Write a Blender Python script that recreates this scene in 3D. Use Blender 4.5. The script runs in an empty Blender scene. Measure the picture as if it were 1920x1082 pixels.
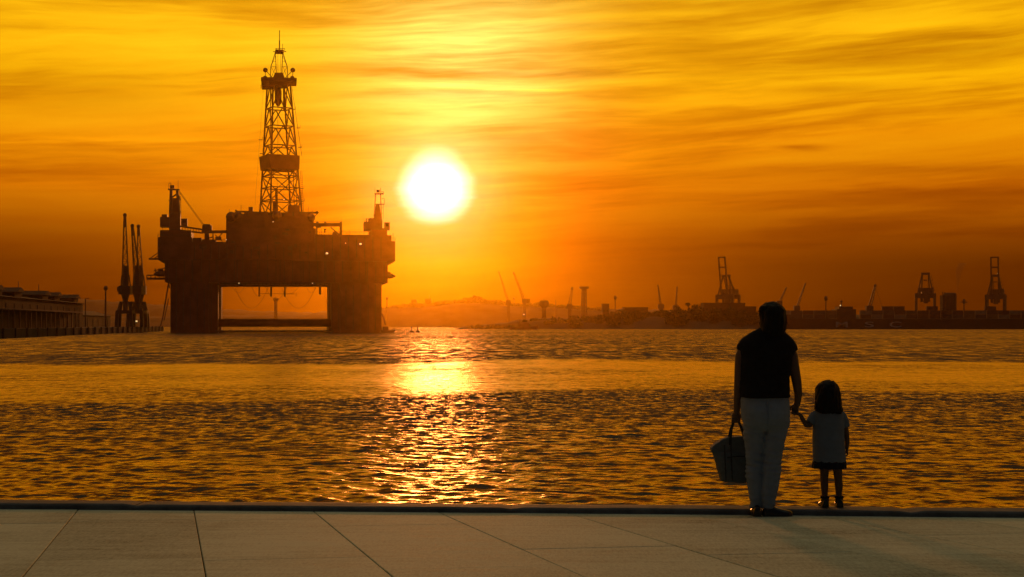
import bpy, bmesh, math, random
import numpy as np
from mathutils import Vector, Matrix, noise as mnoise

random.seed(7)
R = math.radians
SC = bpy.context.scene
COL = SC.collection

# ------------------------------------------------------------------ camera
CAM_H, FPX, HOR = 3.0, 2880.0, 608.0          # eye height over the water, focal length and horizon (photo pixels)
cam_d = bpy.data.cameras.new('camera')
cam = bpy.data.objects.new('camera', cam_d)
COL.objects.link(cam)
cam.location = (0, 0, CAM_H)
cam.rotation_euler = (R(90), 0, 0)
cam_d.sensor_width = 36.0
cam_d.lens = 36.0 * FPX / 1920.0
cam_d.shift_y = (HOR - 541.0) / 1920.0
cam_d.clip_start = 0.05
cam_d.clip_end = 20000.0
SC.camera = cam

# ------------------------------------------------------------------ colour management
SC.view_settings.view_transform = 'Standard'
SC.view_settings.look = 'None'
SC.view_settings.exposure = 0.0
SC.view_settings.gamma = 1.0
SC.view_settings.use_curve_mapping = False
SC.render.engine = 'CYCLES'
SC.cycles.use_denoising = True
SC.cycles.use_adaptive_sampling = False
SC.cycles.max_bounces = 4
SC.cycles.volume_bounces = 0
SC.cycles.sample_clamp_direct = 12.0
SC.cycles.sample_clamp_indirect = 4.0

# ------------------------------------------------------------------ sun direction
SUN_AZ = math.atan((817 - 960) / FPX)          # seen at the left of the middle, low over the bay
SUN_EL = math.atan((608 - 352) / FPX * math.cos(SUN_AZ))
SUN = Vector((math.sin(SUN_AZ) * math.cos(SUN_EL), math.cos(SUN_AZ) * math.cos(SUN_EL), math.sin(SUN_EL)))


def xat_dir(px):
    return (px - 960) / FPX

# ------------------------------------------------------------------ node helper
class NT:
    def __init__(self, tree):
        self.t = tree; self.n = tree.nodes; self.l = tree.links

    def new(self, typ, **kw):
        nd = self.n.new(typ)
        for k, v in kw.items():
            setattr(nd, k, v)
        return nd

    def put(self, sock, v):
        if v is None:
            return
        if isinstance(v, bpy.types.NodeSocket):
            self.l.new(v, sock)
        else:
            sock.default_value = v

    def m(self, op, a, b=None, c=None, clamp=False):
        nd = self.new('ShaderNodeMath', operation=op)
        nd.use_clamp = clamp
        self.put(nd.inputs[0], a); self.put(nd.inputs[1], b); self.put(nd.inputs[2], c)
        return nd.outputs[0]

    def vm(self, op, a, b=None):
        nd = self.new('ShaderNodeVectorMath', operation=op)
        self.put(nd.inputs[0], a)
        if b is not None:
            self.put(nd.inputs[1], b)
        return nd.outputs['Value'] if op in ('DOT_PRODUCT', 'LENGTH') else nd.outputs['Vector']

    def ramp(self, fac, stops, interp='LINEAR'):
        nd = self.new('ShaderNodeValToRGB')
        cr = nd.color_ramp
        cr.interpolation = interp
        while len(cr.elements) < len(stops):
            cr.elements.new(0.5)
        for e, (p, c) in zip(cr.elements, stops):
            e.position = p
            e.color = tuple(c) + (1.0,) if len(c) == 3 else c
        self.put(nd.inputs['Fac'], fac)
        return nd.outputs['Color']

    def mix(self, typ, fac, a, b):
        nd = self.new('ShaderNodeMix', data_type='RGBA', blend_type=typ)
        nd.clamp_factor = False
        self.put(nd.inputs[0], fac); self.put(nd.inputs[6], a); self.put(nd.inputs[7], b)
        return nd.outputs[2]

    def noise(self, vec, scale, detail=4.0, rough=0.5, dist=0.0):
        nd = self.new('ShaderNodeTexNoise')
        self.put(nd.inputs['Vector'], vec)
        nd.inputs['Scale'].default_value = scale
        nd.inputs['Detail'].default_value = detail
        nd.inputs['Roughness'].default_value = rough
        nd.inputs['Distortion'].default_value = dist
        return nd.outputs['Fac']

    def comb(self, x, y, z):
        nd = self.new('ShaderNodeCombineXYZ')
        self.put(nd.inputs[0], x); self.put(nd.inputs[1], y); self.put(nd.inputs[2], z)
        return nd.outputs[0]

    def smooth(self, v, a, b):
        nd = self.new('ShaderNodeMapRange', interpolation_type='SMOOTHSTEP')
        self.put(nd.inputs['Value'], v)
        nd.inputs['From Min'].default_value = a; nd.inputs['From Max'].default_value = b
        return nd.outputs['Result']


# ------------------------------------------------------------------ world: dusty sunset sky with streaked cloud
world = bpy.data.worlds.new('World')
SC.world = world
world.use_nodes = True
W = NT(world.node_tree)
W.n.clear()
wout = W.new('ShaderNodeOutputWorld')
bg = W.new('ShaderNodeBackground')
W.l.new(bg.outputs[0], wout.inputs['Surface'])
D = W.new('ShaderNodeTexCoord').outputs['Generated']
D = W.vm('NORMALIZE', D)
sep = W.new('ShaderNodeSeparateXYZ'); W.l.new(D, sep.inputs[0])
dx, dy, dz = sep.outputs
elev = W.m('MULTIPLY', W.m('ARCSINE', dz), 57.2958)
ang = W.m('MULTIPLY', W.m('ARCCOSINE', W.m('MINIMUM', W.vm('DOT_PRODUCT', D, tuple(SUN)), 0.9999999)), 57.2958)

def el(e):                                     # ramp position for an elevation in degrees (square root spreads the horizon)
    return math.sqrt(max(e, 0.0) / 90.0)
efac = W.m('SQRT', W.m('MAXIMUM', W.m('DIVIDE', elev, 90.0), 0.0))
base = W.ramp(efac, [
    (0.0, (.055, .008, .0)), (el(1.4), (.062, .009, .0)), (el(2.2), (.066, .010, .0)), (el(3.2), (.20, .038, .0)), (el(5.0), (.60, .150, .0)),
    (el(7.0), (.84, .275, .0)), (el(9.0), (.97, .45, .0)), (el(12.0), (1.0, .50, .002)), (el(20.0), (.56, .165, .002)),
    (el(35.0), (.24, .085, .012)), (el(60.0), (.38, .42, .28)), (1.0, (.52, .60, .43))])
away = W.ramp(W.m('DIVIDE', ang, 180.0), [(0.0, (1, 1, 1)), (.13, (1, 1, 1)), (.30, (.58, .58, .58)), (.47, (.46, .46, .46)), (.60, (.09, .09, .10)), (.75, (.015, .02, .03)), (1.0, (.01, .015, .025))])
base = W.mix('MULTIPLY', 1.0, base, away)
# light scattered forward around the sun, redder towards the horizon
tint = W.ramp(efac, [(0.0, (1, .20, .0)), (el(3.0), (1, .33, .0)), (el(6.0), (1, .50, .012)), (el(10.0), (1, .72, .08)), (1.0, (1, .8, .2))])
glow = W.m('MULTIPLY', W.m('EXPONENT', W.m('DIVIDE', ang, -6.5)), 0.17)
col = W.mix('ADD', 1.0, base, W.mix('MULTIPLY', 1.0, tint, W.comb(glow, glow, glow)))
# physical sky underneath: mostly seen away from the sunset
sky = W.new('ShaderNodeTexSky', sky_type='NISHITA')
sky.sun_disc = False
sky.sun_elevation = SUN_EL
sky.sun_rotation = SUN_AZ
sky.dust_density = 6.0
sky.air_density = 1.5
sky.ozone_density = 1.0
nsk = W.mix('MULTIPLY', 1.0, sky.outputs[0], (.0016, .0014, .0008, 1))
col = W.mix('ADD', 1.0, col, nsk)
# bluish dusk on the side away from the sun
dusk = W.smooth(ang, 60.0, 125.0)
col = W.mix('ADD', 1.0, col, W.mix('MULTIPLY', 1.0, (.010, .0165, .026, 1), W.comb(dusk, dusk, dusk)))
# cloud streaks
tilt = W.m('ADD', dz, W.m('MULTIPLY', dx, -0.05))
warp = W.noise(W.comb(W.m('MULTIPLY', dx, 4.0), W.m('MULTIPLY', dy, 4.0), W.m('MULTIPLY', dz, 14.0)), 1.0, 3.0)
zz = W.m('ADD', tilt, W.m('MULTIPLY', W.m('SUBTRACT', warp, .5), .026))
c1 = W.noise(W.comb(W.m('MULTIPLY', dx, 3.2), W.m('MULTIPLY_ADD', dy, 3.2, 2.3), W.m('MULTIPLY', zz, 34.0)), 1.0, 5.0, .60, .15)
c2 = W.noise(W.comb(W.m('MULTIPLY', dx, 6.0), W.m('MULTIPLY_ADD', dy, 6.0, 7.7), W.m('MULTIPLY', zz, 120.0)), 1.0, 4.0, .62, .2)
c3 = W.noise(W.comb(W.m('MULTIPLY', dx, 22.0), W.m('MULTIPLY_ADD', dy, 22.0, 1.7), W.m('MULTIPLY', zz, 300.0)), 1.0, 3.0, .62, .3)
cc = W.m('ADD', W.m('ADD', W.m('MULTIPLY', c1, .64), W.m('MULTIPLY', c2, .31)), W.m('MULTIPLY', c3, .05))
cl = W.ramp(cc, [(.30, (.50, .36, .2)), (.43, (.78, .68, .55)), (.51, (1, 1, 1)), (.62, (1.08, 1.20, 1.6)), (.72, (1.15, 1.4, 2.5))])
col = W.mix('MULTIPLY', 1.0, col, cl)
# single long cloud bars: (bearing, height, length, thickness, rise) as tangents, and how much they dim
front = W.m('GREATER_THAN', dy, .05)
uu = W.m('DIVIDE', dx, W.m('MAXIMUM', dy, .05))
vv = W.m('ADD', W.m('DIVIDE', dz, W.m('MAXIMUM', dy, .05)), W.m('MULTIPLY', W.m('SUBTRACT', c2, .5), .012))
bars = None
for (px, py, sx, sy, rise, amt) in ((1730, 95, 300, 26, .10, .60), (1290, 6, 330, 20, .0, .55), (1200, 47, 210, 11, .02, .40), (110, 165, 260, 48, -.02, .36), (1560, 168, 120, 12, .02, .42),
                                    (1505, 277, 42, 6, .0, .62), (1740, 318, 320, 12, .0, .42), (1800, 362, 330, 9, .0, .42), (840, 180, 170, 9, .01, .35), (960, 262, 60, 9, .10, .30),
                                    (1050, 140, 260, 6, .0, .28), (180, 262, 260, 5, .03, -.35), (980, 168, 130, 4, -.01, -.55), (120, 345, 240, 9, .0, -.12)):
    du = W.m('SUBTRACT', uu, xat_dir(px))
    e1 = W.m('POWER', W.m('ABSOLUTE', W.m('DIVIDE', du, sx / FPX)), 2.0)
    e2 = W.m('POWER', W.m('ABSOLUTE', W.m('DIVIDE', W.m('SUBTRACT', W.m('SUBTRACT', vv, (HOR - py) / FPX), W.m('MULTIPLY', du, rise)), sy / FPX)), 2.0)
    g_ = W.m('MULTIPLY', W.m('EXPONENT', W.m('MULTIPLY', W.m('ADD', e1, e2), -1.0)), amt)
    bars = g_ if bars is None else W.m('ADD', bars, g_)
bars = W.m('MULTIPLY', bars, front)
bars = W.m('MULTIPLY', bars, W.m('MULTIPLY_ADD', c3, 1.2, .4))
col = W.mix('MULTIPLY', 1.0, col, W.comb(W.m('SUBTRACT', 1.0, W.m('MULTIPLY', bars, .55)), W.m('SUBTRACT', 1.0, W.m('MULTIPLY', bars, .75)), W.m('SUBTRACT', 1.0, W.m('MULTIPLY', bars, .9))))
# thin bright cloud standing above the sun, lit from behind
VEIL = Vector((xat_dir(866), 1.0, (608 - 112) / FPX)).normalized()
vang = W.m('MULTIPLY', W.m('ARCCOSINE', W.m('MINIMUM', W.vm('DOT_PRODUCT', D, tuple(VEIL)), .9999999)), 57.2958)
veil = W.m('EXPONENT', W.m('MULTIPLY', W.m('POWER', W.m('DIVIDE', vang, 3.3), 2.0), -1.0))
veil = W.m('MULTIPLY', veil, W.m('MULTIPLY', W.smooth(cc, .28, .68), 1.75))
col = W.mix('ADD', 1.0, col, W.mix('MULTIPLY', 1.0, (.22, .44, .17, 1), W.comb(veil, veil, veil)))
# the veiled sun itself
wob = W.m('MULTIPLY', W.m('SUBTRACT', c1, .5), 1.1)
angw = W.m('ADD', ang, wob)
halo = W.m('EXPONENT', W.m('MULTIPLY', W.m('POWER', W.m('DIVIDE', W.m('MAXIMUM', W.m('ADD', ang, W.m('MULTIPLY', wob, 1.6)), 0.0), 1.9), 2.4), -1.0))
col = W.mix('ADD', 1.0, col, W.mix('MULTIPLY', 1.0, (.45, .38, .17, 1), W.comb(halo, halo, halo)))
disc = W.m('MULTIPLY', W.m('SUBTRACT', 1.0, W.smooth(angw, .20, 1.55)), 2.4)
col = W.mix('ADD', 1.0, col, W.mix('MULTIPLY', 1.0, (1, .92, .74, 1), W.comb(disc, disc, disc)))
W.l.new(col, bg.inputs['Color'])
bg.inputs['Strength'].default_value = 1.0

# ------------------------------------------------------------------ sun lamp
sun_d = bpy.data.lights.new('sun', 'SUN')
sun_d.energy = 0.74
sun_d.angle = R(2.2)
sun_d.color = (1.0, .31, .07)
sun = bpy.data.objects.new('sun', sun_d)
COL.objects.link(sun)
sun.rotation_euler = (-SUN).to_track_quat('-Z', 'Y').to_euler()


# ------------------------------------------------------------------ materials
MATS = {}
def mat(name, col, rough=.7, var=.25, scale=1.0, bump=.0, bscale=8.0, metallic=0.0, spec=.5, streak=None):
    if name in MATS:
        return MATS[name]
    m_ = bpy.data.materials.new(name); m_.use_nodes = True
    t = NT(m_.node_tree)
    p = t.n['Principled BSDF']
    co = t.new('ShaderNodeTexCoord').outputs['Object']
    if streak:
        mp = t.new('ShaderNodeMapping'); t.l.new(co, mp.inputs[0]); mp.inputs['Scale'].default_value = streak; co = mp.outputs[0]
    f = t.noise(co, scale, 5.0, .6)
    lo = tuple(c * (1 - var) for c in col); hi = tuple(min(1, c * (1 + var)) for c in col)
    t.l.new(t.ramp(f, [(.3, lo), (.7, hi)]), p.inputs['Base Color'])
    t.put(p.inputs['Roughness'], rough)
    p.inputs['Metallic'].default_value = metallic
    p.inputs['Specular IOR Level'].default_value = spec
    if bump:
        b = t.new('ShaderNodeBump'); b.inputs['Strength'].default_value = 1.0; b.inputs['Distance'].default_value = bump
        t.l.new(t.noise(co, bscale, 4.0, .6), b.inputs['Height']); t.l.new(b.outputs[0], p.inputs['Normal'])
    MATS[name] = m_
    return m_

def emit(name, col, s):
    if name in MATS:
        return MATS[name]
    m_ = bpy.data.materials.new(name); m_.use_nodes = True
    p = m_.node_tree.nodes['Principled BSDF']
    p.inputs['Base Color'].default_value = (*col, 1)
    p.inputs['Emission Color'].default_value = (*col, 1)
    p.inputs['Emission Strength'].default_value = s
    MATS[name] = m_
    return m_

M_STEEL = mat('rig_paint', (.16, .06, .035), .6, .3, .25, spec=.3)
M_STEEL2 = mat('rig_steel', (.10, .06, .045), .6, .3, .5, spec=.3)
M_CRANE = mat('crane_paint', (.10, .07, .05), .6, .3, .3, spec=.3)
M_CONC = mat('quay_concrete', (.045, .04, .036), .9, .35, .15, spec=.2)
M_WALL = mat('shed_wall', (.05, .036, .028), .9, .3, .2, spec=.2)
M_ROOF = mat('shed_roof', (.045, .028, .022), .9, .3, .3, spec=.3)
M_LEAF = mat('foliage', (.045, .06, .025), .8, .5, .08, spec=.1)
M_BARK = mat('bark', (.06, .045, .03), .9, .3, 1.0, spec=.1)
M_LAND = mat('land', (.08, .07, .045), .95, .4, .02, spec=.05)
M_GLASS = mat('dark_glass', (.02, .022, .025), .15, .1, 1.0)
M_LAMP = emit('lit_lamp', (1.0, .66, .26), 1.1)


# ------------------------------------------------------------------ mesh builder
class MB:
    def __init__(self):
        self.v = []; self.f = []

    def add(self, vs, fs):
        o = len(self.v)
        self.v.extend([tuple(p) for p in vs]); self.f.extend([tuple(i + o for i in q) for q in fs])
        return self

    def box(self, x0, x1, y0, y1, z0, z1):
        vs = [(x, y, z) for x in (x0, x1) for y in (y0, y1) for z in (z0, z1)]
        return self.add(vs, [(0, 1, 3, 2), (4, 6, 7, 5), (0, 4, 5, 1), (2, 3, 7, 6), (0, 2, 6, 4), (1, 5, 7, 3)])

    def bar(self, p, q, w, h=None, n=4):
        p = Vector(p); q = Vector(q); d = (q - p)
        if d.length < 1e-6:
            return self
        d.normalize()
        up = Vector((0, 0, 1)) if abs(d.z) < .95 else Vector((0, 1, 0))
        a = d.cross(up).normalized(); b = a.cross(d).normalized()
        h = h or w
        vs = []
        for c in (p, q):
            for k in range(n):
                t = 2 * math.pi * (k + .5) / n
                s = 1 / math.cos(math.pi / n) if n == 4 else 1
                vs.append(c + a * (math.cos(t) * w / 2 * s) + b * (math.sin(t) * h / 2 * s))
        fs = [(k, (k + 1) % n, n + (k + 1) % n, n + k) for k in range(n)]
        fs += [tuple(range(n - 1, -1, -1)), tuple(range(n, 2 * n))]
        return self.add(vs, fs)

    def tube(self, pts, rad, n=8):
        pts = [Vector(p) for p in pts]
        if not isinstance(rad, (list, tuple)):
            rad = [rad] * len(pts)
        vs = []; N = len(pts)
        a = None
        for i, p in enumerate(pts):
            d = (pts[min(i + 1, N - 1)] - pts[max(i - 1, 0)]).normalized()
            if a is None:
                up = Vector((0, 0, 1)) if abs(d.z) < .9 else Vector((0, 1, 0))
                a = d.cross(up).normalized()
            else:
                a = (a - d * a.dot(d)).normalized()
            b = d.cross(a)
            r = rad[i]
            rx, ry = r if isinstance(r, (tuple, list)) else (r, r)
            for k in range(n):
                t = 2 * math.pi * k / n
                vs.append(p + a * (math.cos(t) * rx) + b * (math.sin(t) * ry))
        fs = []
        for i in range(N - 1):
            for k in range(n):
                fs.append((i * n + k, i * n + (k + 1) % n, (i + 1) * n + (k + 1) % n, (i + 1) * n + k))
        fs += [tuple(range(n - 1, -1, -1)), tuple(range((N - 1) * n, N * n))]
        return self.add(vs, fs)

    def rings(self, rs, n=20, power=2.0):
        """closed stack of horizontal (super)ellipses: (x, y, z, rx, ry)"""
        vs = []
        for (x, y, z, rx, ry) in rs:
            for k in range(n):
                t = 2 * math.pi * k / n
                c, s = math.cos(t), math.sin(t)
                e = 2.0 / power
                vs.append((x + rx * math.copysign(abs(c) ** e, c), y + ry * math.copysign(abs(s) ** e, s), z))
        N = len(rs); fs = []
        for i in range(N - 1):
            for k in range(n):
                fs.append((i * n + k, i * n + (k + 1) % n, (i + 1) * n + (k + 1) % n, (i + 1) * n + k))
        fs += [tuple(range(n - 1, -1, -1)), tuple(range((N - 1) * n, N * n))]
        return self.add(vs, fs)

    def ball(self, c, r, n=10, m=6):
        rx, ry, rz = r if isinstance(r, (tuple, list)) else (r, r, r)
        rs = []
        for i in range(m + 1):
            t = -math.pi / 2 + math.pi * i / m
            k = max(math.cos(t), .02)
            rs.append((c[0], c[1], c[2] + rz * math.sin(t), rx * k, ry * k))
        return self.rings(rs, n)

    def prism(self, poly, y0, y1):
        """polygon in (x, z) pushed from y0 to y1"""
        n = len(poly)
        vs = [(x, y0, z) for x, z in poly] + [(x, y1, z) for x, z in poly]
        fs = [(k, n + k, n + (k + 1) % n, (k + 1) % n) for k in range(n)]
        fs += [tuple(range(n)), tuple(range(2 * n - 1, n - 1, -1))]
        return self.add(vs, fs)

    def mesh(self, name):
        me = bpy.data.meshes.new(name)
        me.from_pydata(self.v, [], self.f)
        bm = bmesh.new(); bm.from_mesh(me)
        bmesh.ops.recalc_face_normals(bm, faces=bm.faces)
        bm.to_mesh(me); bm.free()
        return me

    def build(self, name, material, parent=None, smooth=False, loc=None):
        me = self.mesh(name)
        me.materials.append(material)
        if smooth:
            me.polygons.foreach_set('use_smooth', [True] * len(me.polygons))
        return link(name, me, parent, loc)


def link(name, data, parent=None, loc=None):
    o = bpy.data.objects.new(name, data)
    COL.objects.link(o)
    if parent:
        o.parent = parent
    if loc is not None:
        o.location = loc
    return o

def tag(o, label=None, cat=None, group=None, kind=None):
    for k, v in (('label', label), ('category', cat), ('group', group), ('kind', kind)):
        if v:
            o[k] = v
    return o

def thing(name, loc, label, cat, rz=0.0, group=None):
    o = link(name, None, None, loc)
    o.rotation_euler = (0, 0, rz)
    return tag(o, label, cat, group)

def copy_tree(o, parent=None):
    c = o.copy(); COL.objects.link(c); c.parent = parent
    for ch in [k for k in COL.objects if k.parent == o]:
        copy_tree(ch, c)
    return c

def at(px, py, Y):
    """point seen at a photo pixel at distance Y"""
    return Vector(((px - 960) / FPX * Y, Y, CAM_H - (py - HOR) / FPX * Y))

def zat(py, Y):
    return CAM_H - (py - HOR) / FPX * Y

def xat(px, Y):
    return (px - 960) / FPX * Y


# ------------------------------------------------------------------ water
def build_water():
    NR, NC = 1560, 420
    ys = np.concatenate([11.9 * (260 / 11.9) ** (np.arange(1500) / 1500), 260 * (2600 / 260) ** (np.arange(60) / 59)])
    u = np.linspace(-1, 1, NC)
    half = 3.0 + .40 * ys
    X = u[None, :] * half[:, None]
    # outer columns run far to the sides
    ext = np.array([1.6, 4.0, 12.0])
    outer = np.maximum(half[:, None] * ext[None, :], ext[None, :] * 210)
    X = np.concatenate([-outer[:, ::-1], X, outer], axis=1)
    Y = np.repeat(ys[:, None], X.shape[1], axis=1)
    dyl = np.gradient(ys)
    dxl = half * 2 / NC
    sp = np.maximum(dyl, dxl)[:, None]
    rng = np.random.default_rng(11)
    Z = np.zeros_like(X)
    wx = X + .5 * np.sin(Y * .31 + .2 * X) + .25 * np.sin(X * .83 + 1.7)
    wy = Y + .6 * np.sin(X * .27 + .6) + .3 * np.sin(X * .71 + Y * .4)
    for k in range(64):
        lam = .16 * (1.7 / .16) ** (k / 63)
        th = rng.normal(0.10, .50)
        kx, ky = math.sin(th) * 2 * math.pi / lam, math.cos(th) * 2 * math.pi / lam
        slope = .026 * (1.0 if lam < .45 else (.45 / lam) ** 1.15)
        a = slope * lam / (2 * math.pi) * 1.6
        att = np.clip((lam / sp - 2.2) / 2.0, 0, 1)
        Z += a * att * np.sin(kx * wx + ky * wy + rng.uniform(0, 6.28))
    Zs = Z + 3.0 * Z * np.abs(Z)                # sharper crests
    # calm slick across the bay, gusts elsewhere
    wob = 3.0 * np.sin(X * .11 + 1.0) + 2.0 * np.sin(X * .043) + 1.5 * np.sin(X * .23 + .5)
    lo = 64 + .17 * X + 1.1 * wob
    hi = 124 - .02 * X + 2.2 * wob
    def ss(v, a, b):
        t = np.clip((v - a) / (b - a), 0, 1); return t * t * (3 - 2 * t)
    patch = .5 + .25 * np.sin(X * .19 + Y * .11) + .2 * np.sin(X * .07 - Y * .23 + 2) + .2 * np.sin(X * .41 + Y * .05 + 1) * np.sin(Y * .31)
    calm = ss(Y, lo - 3, lo + 3) * (1 - ss(Y, hi - 5, hi + 3)) * np.clip(.72 + .4 * patch, 0, 1)
    edge = np.abs(u)
    Zs *= (1 - .48 * calm)
    Zs[:, :3] = 0; Zs[:, -3:] = 0
    nr, nc = X.shape
    co = np.stack([X, Y, Zs], axis=-1).reshape(-1, 3)
    idx = np.arange(nr * nc).reshape(nr, nc)
    q = np.stack([idx[:-1, :-1], idx[:-1, 1:], idx[1:, 1:], idx[1:, :-1]], axis=-1).reshape(-1, 4)
    me = bpy.data.meshes.new('water')
    me.vertices.add(len(co)); me.vertices.foreach_set('co', co.ravel().astype(np.float32))
    me.loops.add(q.size); me.loops.foreach_set('vertex_index', q.ravel().astype(np.int32))
    me.polygons.add(len(q))
    me.polygons.foreach_set('loop_start', (np.arange(len(q)) * 4).astype(np.int32))
    me.polygons.foreach_set('use_smooth', np.ones(len(q), dtype=bool))
    me.update(calc_edges=True)
    at_ = me.attributes.new('calm', 'FLOAT', 'POINT')
    at_.data.foreach_set('value', calm.ravel().astype(np.float32))
    at_ = me.attributes.new('far', 'FLOAT', 'POINT')
    at_.data.foreach_set('value', ss(Y, 18, 62).ravel().astype(np.float32))
    m_ = bpy.data.materials.new('bay_water'); m_.use_nodes = True
    t = NT(m_.node_tree); p = t.n['Principled BSDF']
    p.inputs['Base Color'].default_value = (.006, .004, .002, 1)
    p.inputs['Specular IOR Level'].default_value = 0.0
    p.inputs['Roughness'].default_value = 1.0
    warm_gloss = t.new('ShaderNodeBsdfGlossy')                                  # sky reflections made more orange by a tint put into the gloss colour
    warm_gloss.inputs['Color'].default_value = (1.0, .79, .62, 1)
    fres = t.new('ShaderNodeFresnel'); fres.inputs['IOR'].default_value = 1.36
    mixs = t.new('ShaderNodeMixShader')
    t.l.new(fres.outputs[0], mixs.inputs[0]); t.l.new(p.outputs[0], mixs.inputs[1]); t.l.new(warm_gloss.outputs[0], mixs.inputs[2])
    t.l.new(mixs.outputs[0], t.n['Material Output'].inputs['Surface'])
    co_ = t.new('ShaderNodeTexCoord').outputs['Object']
    at2 = t.new('ShaderNodeAttribute', attribute_name='calm').outputs['Fac']
    mp = t.new('ShaderNodeMapping'); t.l.new(co_, mp.inputs[0]); mp.inputs['Scale'].default_value = (.62, 1.0, 1.0)
    fine = t.noise(mp.outputs[0], 2.6, 3.0, .6)
    mid = t.noise(mp.outputs[0], .55, 3.0, .55)
    big = t.noise(mp.outputs[0], .09, 3.0, .5)
    gust = t.noise(mp.outputs[0], .012, 3.0, .5)
    hgt = t.m('ADD', t.m('MULTIPLY', fine, .095), t.m('ADD', t.m('MULTIPLY', mid, .20), t.m('MULTIPLY', big, .55)))
    b = t.new('ShaderNodeBump')
    b.inputs['Distance'].default_value = 1.0
    st = t.m('MULTIPLY', t.m('SUBTRACT', 1.0, t.m('MULTIPLY', at2, .55)), t.m('MULTIPLY_ADD', gust, 1.1, .35))
    t.l.new(st, b.inputs['Strength'])
    t.l.new(hgt, b.inputs['Height']); t.l.new(b.outputs[0], warm_gloss.inputs['Normal']); t.l.new(b.outputs[0], fres.inputs['Normal'])
    b_norm = b.inputs['Normal']
    far = t.new('ShaderNodeAttribute', attribute_name='far').outputs['Fac']      # wavelets too small to resolve out there
    t.put(warm_gloss.inputs['Roughness'], t.m('MULTIPLY_ADD', t.m('MULTIPLY', far, t.m('SUBTRACT', 1.0, t.m('MULTIPLY', at2, .45))), .09, .155))
    # mean tilt of the wavelets that show at a grazing view, in patches
    sx = t.new('ShaderNodeSeparateXYZ'); t.l.new(co_, sx.inputs[0])
    f1 = t.noise(t.comb(t.m('MULTIPLY', sx.outputs[0], .55), t.m('MULTIPLY', sx.outputs[1], .11), 0.0), 1.0, 6.0, .74, .2)
    f3 = t.noise(t.comb(t.m('MULTIPLY', sx.outputs[0], 2.7), t.m('MULTIPLY', sx.outputs[1], 1.05), 9.0), 1.0, 5.0, .66, .15)
    f2 = t.noise(t.comb(t.m('MULTIPLY', sx.outputs[0], .02), t.m('MULTIPLY', sx.outputs[1], .012), 4.0), 1.0, 3.0, .55)
    dist = t.smooth(sx.outputs[1], 60.0, 150.0)
    fm = t.m('ADD', t.m('MULTIPLY', f1, dist), t.m('MULTIPLY', f3, t.m('SUBTRACT', 1.0, dist)))
    tl = t.m('MULTIPLY', t.m('MULTIPLY_ADD', fm, 1.50, t.m('MULTIPLY_ADD', f2, .28, t.m('MULTIPLY_ADD', dist, .035, -.69))), t.m('MULTIPLY', far, t.m('SUBTRACT', 1.0, t.m('MULTIPLY', at2, .77))))
    tl = t.m('MULTIPLY', t.m('MAXIMUM', tl, -.02), -1.0)
    gn = t.new('ShaderNodeNewGeometry').outputs['Normal']
    t.l.new(t.vm('NORMALIZE', t.vm('ADD', gn, t.comb(0.0, tl, 0.0))), b_norm)
    me.materials.append(m_)
    return tag(link('water', me), kind='structure')

build_water()

# ------------------------------------------------------------------ pavement, kerb and quay wall in the foreground
SLOPE, PAV0 = .0458, 2.083                      # the promenade falls gently towards the water
def pav_z(y):
    return PAV0 - SLOPE * y
PAV_DIR = math.atan((324 - 960) / FPX)          # direction of the long joints
KERB = [(-60, 17.6), (-30, 14.9), (-12, 13.05), (-4.1, 12.30), (-2.0, 12.09), (0, 11.90), (1.95, 11.68), (3.8, 11.43), (12, 10.3), (30, 7.6), (60, 2.5)]
def kerb_y(x):
    for (x0, y0), (x1, y1) in zip(KERB, KERB[1:]):
        if x0 <= x <= x1:
            return y0 + (y1 - y0) * (x - x0) / (x1 - x0)
    return KERB[-1][1]

def stone_mat():
    m_ = bpy.data.materials.new('paving_stone'); m_.use_nodes = True
    t = NT(m_.node_tree); p = t.n['Principled BSDF']
    co = t.new('ShaderNodeNewGeometry').outputs['Position']
    inf = t.new('ShaderNodeObjectInfo').outputs['Random']
    a = t.noise(co, .9, 5.0, .6)
    mp = t.new('ShaderNodeMapping'); t.l.new(co, mp.inputs[0]); mp.inputs['Scale'].default_value = (1.2, 9.0, 1.0)
    s = t.noise(mp.outputs[0], 1.1, 6.0, .65, .3)
    mg = t.new('ShaderNodeMapping'); t.l.new(co, mg.inputs[0]); mg.inputs['Scale'].default_value = (70.0, 14.0, 1.0)
    g = t.noise(mg.outputs[0], 1.0, 3.0, .75)
    g = t.m('MULTIPLY_ADD', t.m('SUBTRACT', g, .5), 1.7, .5)
    f = t.m('ADD', t.m('ADD', t.m('MULTIPLY', a, .34), t.m('MULTIPLY', s, .34)), t.m('ADD', t.m('MULTIPLY', g, .28), t.m('MULTIPLY', inf, .09)))
    stain = t.noise(co, .75, 4.0, .6, .6)
    f = t.m('SUBTRACT', f, t.m('MULTIPLY', t.smooth(stain, .56, .70), .07))
    t.l.new(t.ramp(f, [(.33, (.17, .20, .16)), (.46, (.36, .42, .335)), (.62, (.53, .61, .49))]), p.inputs['Base Color'])
    t.put(p.inputs['Roughness'], t.m('MULTIPLY_ADD', s, .20, .70))
    p.inputs['Specular IOR Level'].default_value = .08
    b = t.new('ShaderNodeBump'); b.inputs['Distance'].default_value = .0025; b.inputs['Strength'].default_value = .8
    t.l.new(t.m('ADD', t.noise(co, 70.0, 4.0, .65), t.m('MULTIPLY', s, .6)), b.inputs['Height']); t.l.new(b.outputs[0], p.inputs['Normal'])
    return m_
M_STONE = stone_mat()
M_KERB = mat('kerb_stone', (.11, .11, .115), .75, .35, 6.0, bump=.004, bscale=30, spec=.25)
M_BED = mat('joint_mortar', (.05, .042, .03), .95, .3, 10.0, spec=.1)

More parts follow.
